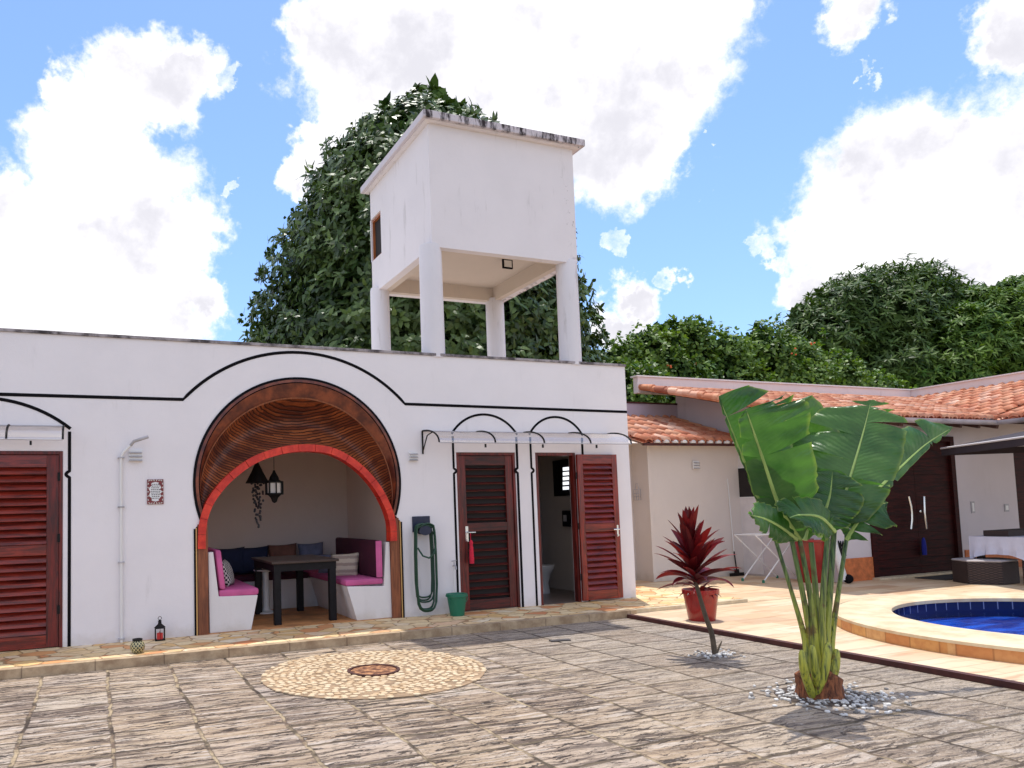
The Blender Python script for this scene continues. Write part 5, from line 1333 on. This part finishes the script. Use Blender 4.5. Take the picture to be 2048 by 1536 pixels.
bl2 = [pxblob(1990, 650, 15, 75), pxblob(2060, 640, 15, 85), pxblob(1930, 690, 15, 75), pxblob(2010, 720, 15, 110), pxblob(1890, 750, 15, 75), pxblob(1965, 605, 15, 34), pxblob(2040, 590, 15, 36), pxblob(1840, 770, 15, 50), pxblob(2130, 700, 15, 120)]
crown('crown', bl2, 3400, 10, .40, .10, leaf_mango2, m2t, .9, 31, .5)
crown('inner_crown', [(b_[0], b_[1]+.3, b_[2], b_[3]*.85, b_[4]*.85, b_[5]*.85) for b_ in bl2], 1000, 6, .6, .34, leaf_inner, m2t, .6, 32, .3, (.6, .95))
trunk(m2t, (mg2.x, 15, -.2), (mg2.x, 15, 6.5), .45, .2, [(b_[0], b_[1], b_[2]) for b_ in bl2[:5]])
# flowering hedge tree between
hy = 7.5; hd = at(1480, 720, y=hy)
ht = empty('flowering_tree', (hd.x, hy, -.2), 'yellow-green leafy tree with small orange flowers above the annexe roof', 'tree')
bl3 = [pxblob(1240, 740, hy, 55), pxblob(1300, 720, hy, 62), pxblob(1370, 705, hy, 58), pxblob(1440, 725, hy, 62), pxblob(1530, 725, hy, 62), pxblob(1610, 745, hy, 60), pxblob(1680, 760, hy, 50), pxblob(1740, 780, hy, 42), pxblob(1790, 792, hy, 30), pxblob(1330, 790, hy, 90), pxblob(1450, 800, hy, 90), pxblob(1580, 810, hy, 90), pxblob(1240, 800, hy, 70), pxblob(1390, 665, hy, 26), pxblob(1530, 672, hy, 26), pxblob(1270, 790, hy-1.5, 60), pxblob(1320, 670, hy, 18), pxblob(1345, 650, hy, 14)]
crown('crown', bl3, 5200, 7, .13, .085, leaf_shrub, ht, .4, 41, .4, (.75, 1.1), .2)
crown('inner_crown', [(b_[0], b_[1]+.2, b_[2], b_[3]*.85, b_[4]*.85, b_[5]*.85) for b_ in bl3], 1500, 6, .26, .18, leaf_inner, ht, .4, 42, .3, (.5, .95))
trunk(ht, (hd.x, hy, -.2), (hd.x, hy, 4.0), .2, .1, [(b_[0], b_[1], b_[2]) for b_ in bl3[:8]])
fm_ = plain('orange_petal', rgb(240, 110, 50), .6, .2, 20)
rnd = random.Random(8); b = B()
for (u, v_) in ((1340, 733), (1394, 728), (1590, 706), (1625, 690)):
    c = at(u, v_, y=hy-.95)
    for k in range(3):
        a = k*PI/3; p = c+Vector((rnd.gauss(0, .04), rnd.gauss(0, .04), rnd.gauss(0, .04))); b.lathe((p.x, p.y, p.z), [(.005, -.02), (.032, .0), (.025, .02), (.0, .03)], 6)
b.build('flowers', fm_, ht)

# ------------------------------------------------------------------ banana-like plant (traveller's palm fan)
ban = M('banana_leaf'); uvn = ban.n('ShaderNodeUVMap'); sepu = ban.n('ShaderNodeSeparateXYZ'); ban.nt.links.new(uvn.outputs[0], sepu.inputs[0]); uu, vv_ = V(ban.nt, sepu.outputs[0]), V(ban.nt, sepu.outputs[1])
vein = ((uu*40.0+vv_.abs()*(-4.0)+ban.noise(7, 3)*2.2).fract()-.5).abs()*ban.noise(5, 3).ss(.3, .7, .6, 1.0); big_ = ban.noise(2.2, 4)
bc_ = ban.mix(big_.ss(.35, .65), (.024, .082, .022), (.085, .185, .048))
bc_ = ban.mix(vein.ss(.40, .5)*.35, bc_, (.09, .19, .07)); bc_ = ban.mix(vv_.abs().ss(.90, 1.0)*.6, bc_, (.24, .30, .07))
bc_ = ban.mix(ban.noise(25, 5).ss(.66, .75)*.3, bc_, (.18, .16, .06))
ban.base(bc_); ban.set(rough=.30, spec=.6); ban.bump(vein*.6+ban.noise(8, 3)*.6, .5, .012)
tr2 = ban.n('ShaderNodeBsdfTranslucent'); ban.nt.links.new(ban.mix(1.0, bc_, (1.5, 2.0, .7), 'MULTIPLY'), tr2.inputs[0]); mx2 = ban.n('ShaderNodeMixShader'); mx2.inputs[0].default_value = .35
ban.nt.links.new(ban.b.outputs[0], mx2.inputs[1]); ban.nt.links.new(tr2.outputs[0], mx2.inputs[2]); ban.nt.links.new(mx2.outputs[0], ban.out.inputs[0])
ribm = plain('pale_midrib', rgb(150, 176, 96), .45, .15, 6)
stemm = M('green_stem'); x, y, z = stemm.xyz(); sn = stemm.noise(1., 5, .6, vec=stemm.vec(x*60.0, y*60.0, z*3.0))
sc_ = stemm.mix(sn.ss(.40, .60), (.030, .075, .028), (.12, .21, .06)); sc_ = stemm.mix(z.ss(.95, .15)*sn.ss(.35, .6, .25, .85), sc_, rgb(186, 184, 62)); sc_ = stemm.mix(stemm.noise(6, 6, .7).ss(.55, .66)*.75, sc_, rgb(92, 52, 34)); sc_ = stemm.mix(sn.ss(.40, .34)*.7, sc_, (.03, .04, .015))
stemm.base(sc_); stemm.set(rough=.4); stemm.bump(sn, .4, .006)
def bez(pts, t):
    n = len(pts)-1; f = t*n; i = min(int(f), n-1); s_ = f-i
    P_ = lambda k: pts[max(0, min(n, k))]
    p0, p1, p2, p3 = P_(i-1), P_(i), P_(i+1), P_(i+2)
    return .5*((2*p1)+(p2-p0)*s_+(2*p0-5*p1+4*p2-p3)*s_*s_+(3*p1-p0-3*p2+p3)*s_**3)
BY = -4.85
bp_ = at(1640, 1392, z=ZP); BX = bp_.x; BY = bp_.y
bn_ = empty('banana_plant', (BX, BY, ZP), 'tall banana-like fan plant with torn green leaves planted in the courtyard', 'plant')
def pleaf(mid, wl, wr, face, tears, seed, yaw_fold=.25):
    """mid: list of (u, v, dy) along midrib; wl/wr: (width list) at equal stations on both sides in metres; face: normal"""
    rnd = random.Random(seed); P_ = [at(u, v_, y=BY+dy) for u, v_, dy in mid]; N = 40; face = Vector(face).normalized()
    V_ = []; F_ = []; UV = []
    def wid(ws, t):
        f = t*(len(ws)-1); i = min(int(f), len(ws)-2); s_ = f-i; s_ = s_*s_*(3-2*s_); return ws[i]*(1-s_)+ws[i+1]*s_
    for sgn, ws in ((-1, wl), (1, wr)):
        cuts = sorted(rnd.sample(range(3, N-2), tears)) if tears else []
        seg = 0; off = 0; i0 = 0; groups = []; last = 0
        for c in cuts+[N]:
            if c-last >= 1: groups.append((last, c)); last = c
        for gi, (a, c) in enumerate(groups):
            tw_ = rnd.uniform(-.35, .35) if tears else 0; sl = rnd.uniform(-.06, .06); gap = .45 if tears else 0
            k0 = len(V_); M_ = 7
            for i in range(a, c+1):
                t = i/N; p = bez(P_, t); d = (bez(P_, min(1, t+.01))-bez(P_, max(0, t-.01))).normalized()
                sd_ = d.cross(face).normalized()*sgn; fn = sd_.cross(d)*sgn
                fn = fn.normalized()
                if fn.dot(face) < 0: fn = -fn
                W_ = wid(ws, t)
                edge_pull = (1-2*(i-a)/max(1, c-a))  # shrink towards middle of strip for tears
                for j in range(M_+1):
                    e = j/M_; q = p+sd_*W_*e*(1-.04*rnd.random()*(e > .9))+d*(W_*e*(.10+sl))+d*edge_pull*gap*.06*e*e
                    q = q+fn*(yaw_fold*W_*e-(yaw_fold*1.25+tw_*.35)*W_*e*e + .012*math.sin(t*60+e*3+seed)*e)
                    q = q+fn*(.10*W_*tw_*e*edge_pull)
                    V_.append(tuple(q)); UV.append((t, sgn*e))
            for i in range(c-a):
                for j in range(M_):
                    q0 = k0+i*(M_+1)+j; F_.append((q0, q0+1, q0+M_+2, q0+M_+1))
    me = bpy.data.meshes.new('leaf'); me.from_pydata(V_, [], F_); uvl = me.uv_layers.new(name='UVMap')
    for lo in me.loops: uvl.data[lo.index].uv = UV[lo.vertex_index]
    lf = link('leaf', me, ban, bn_, True)
    b = B(); pts = [bez(P_, i/20)-face*.004 for i in range(21)]; b.tube(pts, [.017*(1-i/22)+.002 for i in range(21)], 6); b.build('midrib', ribm, lf, True)
    return P_[0]
FACE = (CAM-Vector((BX, BY, 1.5))).normalized(); fx_, fy_ = FACE.x, FACE.y
F0 = Vector((fx_, fy_, .1))
def F(a, up_=.1):
    c, s_ = math.cos(a), math.sin(a); return (fx_*c-fy_*s_, fx_*s_+fy_*c, up_)
# leaves: (midrib px), left widths, right widths
pleaf([(1580, 1075, .10), (1526, 1015, .12), (1494, 936, .14), (1466, 866, .16), (1438, 792, .18)], [.01, .02, .02, .02, .02, .01], [.06, .30, .34, .36, .36, .22], F(.2), 5, 1)
pleaf([(1600, 1080, -.02), (1560, 1015, -.05), (1530, 930, -.08), (1503, 850, -.1), (1492, 818, -.1)], [.04, .14, .13, .08, .03], [.06, .28, .32, .38, .24], F(-.1, .15), 5, 2)
pleaf([(1610, 1080, .22), (1620, 1000, .24), (1600, 900, .26), (1565, 830, .28), (1555, 812, .3)], [.04, .22, .30, .24, .04], [.04, .24, .34, .28, .05], F(.25), 3, 3)
pleaf([(1668, 1060, -.10), (1680, 1020, -.12), (1705, 940, -.15), (1728, 860, -.16), (1742, 800, -.16)], [.05, .36, .50, .48, .34, .03], [.04, .20, .26, .28, .26, .06], F(-.15), 6, 4)
pleaf([(1690, 1060, .05), (1735, 1000, .04), (1790, 945, .03), (1850, 890, .02), (1905, 855, .0)], [.03, .22, .26, .24, .20, .03], [.02, .06, .06, .05, .04, .01], F(.1), 6, 5)
pleaf([(1693, 1080, -.15), (1715, 1045, -.2), (1745, 1015, -.24), (1775, 1005, -.27)], [.03, .10, .12, .02], [.04, .17, .20, .02], F(-.25), 2, 6)
pleaf([(1592, 1078, -.2), (1562, 1055, -.26), (1530, 1038, -.3), (1500, 1030, -.34)], [.03, .11, .10, .01], [.03, .13, .13, .01], F(.3, .35), 1, 7)
pleaf([(1668, 1062, -.22), (1640, 1035, -.28), (1600, 1030, -.32), (1580, 1035, -.36)], [.05, .17, .17, .03], [.04, .16, .17, .04], F(.0, .5), 2, 8)
pleaf([(1640, 1075, -.1), (1645, 1040, -.12), (1660, 990, -.14), (1665, 940, -.14)], [.05, .24, .30, .10], [.05, .18, .22, .08], F(.1), 2, 9)
pleaf([(1650, 1078, .15), (1660, 1010, .2), (1672, 930, .22), (1668, 860, .24), (1655, 832, .25)], [.04, .2, .26, .26, .06], [.04, .18, .2, .16, .05], F(-.3), 3, 10)
0 and pleaf([(1625, 1082, -.25), (1618, 1050, -.3), (1640, 1080, -.36), (1652, 1098, -.38)], [.03, .11, .10, .01], [.03, .11, .10, .01], F(.1, .2), 1, 12)
# petioles fanning from the base
stems = [((1548, 1070), (1588, 1200), (1612, 1290), .016, .10), ((1583, 1078), (1608, 1200), (1625, 1300), .020, .02), ((1600, 1082), (1620, 1190), (1632, 1300), .020, -.03), ((1622, 1085), (1632, 1190), (1638, 1300), .022, .08),
         ((1655, 1075), (1646, 1190), (1643, 1300), .022, -.06), ((1668, 1062), (1660, 1180), (1650, 1300), .024, .0), ((1695, 1065), (1676, 1190), (1662, 1290), .018, .05)]
for (a, m_2, c, r_, dy_) in stems:
    P_ = [at(*a, y=BY+dy_), at(*m_2, y=BY+dy_*.7), at(*c, y=BY+dy_*.4), Vector((BX+(at(*c, y=BY).x-BX)*.9, BY+dy_*.25, ZP+.12))]
    b = B(); b.tube([bez(P_, i/16) for i in range(17)], [r_*(.80+1.6*(i/16)**2.2) for i in range(17)], 8); b.build('petiole', stemm, bn_, True)
def boot(a, m_2, c, w0, dy_):
    P_ = [at(*a, y=BY+dy_), at(*m_2, y=BY+dy_), at(*c, y=BY+dy_*.5)]
    b = B(); b.tube([bez(P_, i/14) for i in range(15)], [w0*s_ for s_ in (.30, .55, .68, .76, .82, .86, .9, .93, .96, .98, 1, 1, .98, .9, .7)], 10); b.build('sheath', stemm, bn_, True)
boot((1673, 1298), (1668, 1340), (1646, 1392), .036, -.10); boot((1603, 1300), (1608, 1342), (1626, 1394), .030, -.09); boot((1624, 1290), (1630, 1340), (1640, 1392), .032, -.10); boot((1656, 1285), (1650, 1335), (1632, 1388), .034, -.115); 
fib = M('fibrous_bark'); x, y, z = fib.xyz(); q = fib.noise(1., 6, .7, vec=fib.vec(x*30., y*30., z*9.0)); fib.base(fib.mix(q.ss(.35, .65), rgb(70, 38, 28), rgb(160, 98, 62))); fib.set(rough=.9); fib.bump(q, .9, .02)
b = B(); b.lathe((BX, BY, ZP-.02), [(.165, 0), (.150, .05), (.150, .10), (.150, .15), (.10, .19)], 18, True); 
b.v = [(vx+.012*math.sin(vz*60+vx*50), vy, vz+.03*math.sin(math.atan2(vy-BY, vx-BX)*3)) for vx, vy, vz in b.v]; b.build('stump', fib, bn_, True)
# pebbles round the plants
pebm = M('white_pebble'); g = pebm.n('ShaderNodeNewGeometry'); pebm.base(pebm.ramp(V(pebm.nt, g.outputs['Random Per Island']), [(0, (.60, .58, .55)), (.5, (.76, .74, .71)), (.72, (.36, .34, .32)), (1, (.05, .045, .045))])); pebm.set(rough=.6)
soilm = plain('planting_soil', rgb(74, 62, 54), .95, .3, 20, .6, 40)
def pebbles(cx, cy, rx, ry, n_, s_, label):
    b = B(); rnd = random.Random(int(cx*10))
    for _ in range(n_):
        a = rnd.uniform(0, 2*PI); r_ = abs(rnd.gauss(0, .55)); r_ = min(r_, 1.3)
        stone(b, (cx+rx*r_*math.cos(a), cy+ry*r_*math.sin(a), ZP+.001), rnd.uniform(0, 3), s_*rnd.uniform(.6, 1.2), s_*rnd.uniform(.4, .9), s_*rnd.uniform(.5, .9), 6, .15)
    tag(b.build('pebbles', pebm, fix=False), label, 'pebbles', kind='stuff')
pebbles(BX+.02, BY-.02, .42, .38, 620, .018, 'white and black pebbles round the foot of the banana plant')
b = B(); b.lathe((BX, BY, ZP+.0005), [(.30, 0), (.28, .004)], 24); tag(b.build('planting_bed', soilm), kind='structure')

# ------------------------------------------------------------------ red cordyline
cb_ = at(1430, 1310, z=ZP); CX, CY = cb_.x, cb_.y
co = empty('red_cordyline', (CX, CY, ZP), 'crimson-leaved cordyline on a thin bent stem planted in the courtyard', 'plant')
b = B(); cr_pts = [Vector((CX, CY, ZP-.02)), at(1424, 1270, y=CY), at(1412, 1235, y=CY), at(1400, 1195, y=CY), at(1388, 1150, y=CY), at(1380, 1095, y=CY)]
b.tube([bez(cr_pts, i/20) for i in range(21)], [.026-.012*i/20 for i in range(21)], 8); b.build('stem', bark, co, True)
b = B(); b.tube([at(1433, 1308, y=CY), at(1440, 1290, y=CY), at(1444, 1282, y=CY)], [.012, .009, .004], 6); b.build('side_shoot', bark, co, True)
rnd = random.Random(17); V_ = []; F_ = []
def strap(base, d0, L, W, curl, rnd):
    d0 = d0.normalized(); sd_ = d0.cross(Vector((0, 0, 1)));
    if sd_.length < .1: sd_ = Vector((1, 0, 0))
    sd_ = (sd_.normalized()+Vector((rnd.gauss(0, .3), rnd.gauss(0, .3), rnd.gauss(0, .3)))).normalized(); n_ = 9; p = base.copy(); d = d0.copy(); k = len(V_)
    for i in range(n_+1):
        t = i/n_; w_ = W*(math.sin(PI*min(1, .12+t*.88))**.75)*(1 if t < .98 else .1); up_ = sd_.cross(d).normalized()
        V_.extend([tuple(p-sd_*w_/2+up_*w_*.18), tuple(p), tuple(p+sd_*w_/2+up_*w_*.18)])
        p = p+d*L/n_; d = (d+Vector((0, 0, -curl*.12*(.3+t)))).normalized()
    for i in range(n_):
        for j in (0, 1): F_.append((k+i*3+j, k+i*3+j+1, k+i*3+j+4, k+i*3+j+3))
for i in range(60):
    t = i/59; base = bez(cr_pts[3:], min(1, .30+.70*t)); a = i*2.4
    el = math.radians(12+72*t**.8+rnd.uniform(-12, 12)); L = (.30+.13*rnd.random())*(1-.05*t)
    d = Vector((math.cos(a)*math.cos(el), math.sin(a)*math.cos(el), math.sin(el)))
    strap(base, d, L*1.05, .084*rnd.uniform(.8, 1.2), rnd.uniform(.4, 1.5)*(1.2-t), rnd)
me = bpy.data.meshes.new('leaves'); me.from_pydata(V_, [], F_); link('leaves', me, leaf_red, co, True)
pebbles(CX+.03, CY, .22, .20, 120, .018, 'small pebbles round the thin stem of the red cordyline')
# red pot on the deck behind it
pq = at(1404, 1240, z=ZD); pqx, pqy = pq.x, pq.y; ph_ = at(1404, 1178, y=pqy).z-ZD; pr0 = (at(1432, 1180, y=pqy)-at(1368, 1180, y=pqy)).length/2*.86
pt = empty('red_pot', (pqx, pqy, ZD), 'glossy red plastic flowerpot on the pool deck behind the cordyline stem', 'flowerpot')
b = B(); b.lathe((pqx, pqy, ZD+.001), [(pr0*.72, 0), (pr0*.94, ph_*.86), (pr0, ph_*.87), (pr0, ph_), (pr0*.93, ph_), (pr0*.9, ph_*.9)], 30, False); b.build('pot', redpot, pt, True)
b = B(); b.lathe((pqx, pqy, ZD+ph_*.88), [(pr0*.9, 0), (0, .01)], 20, False); b.build('soil', soilm, pt)
V_ = []; F_ = []
for i in range(16):
    a = i*2.4; el = math.radians(rnd.uniform(5, 55)); strap(Vector((pqx, pqy, ZD+ph_*.9)), Vector((math.cos(a)*math.cos(el), math.sin(a)*math.cos(el), math.sin(el))), .26, .05, 1.6, rnd)
me = bpy.data.meshes.new('pot_plant'); me.from_pydata(V_, [], F_); tag(link('pot_plant', me, leaf_red, None, True), 'short dark red leaves growing out of the red flowerpot', 'plant')

# slate chip lying on the courtyard
c = at(1120, 1282, z=ZP); b = B(); b.obox((c.x, c.y, ZP+.008), (1, -.2, 0), (.2, 1, 0), (0, 0, 1), .11, .035, .006); tag(b.build('slate_chip', plain('dark_slate', (.08, .07, .07), .7), bevel=.002), 'thin dark slate chip lying loose on the paving near the kerb', 'stone')
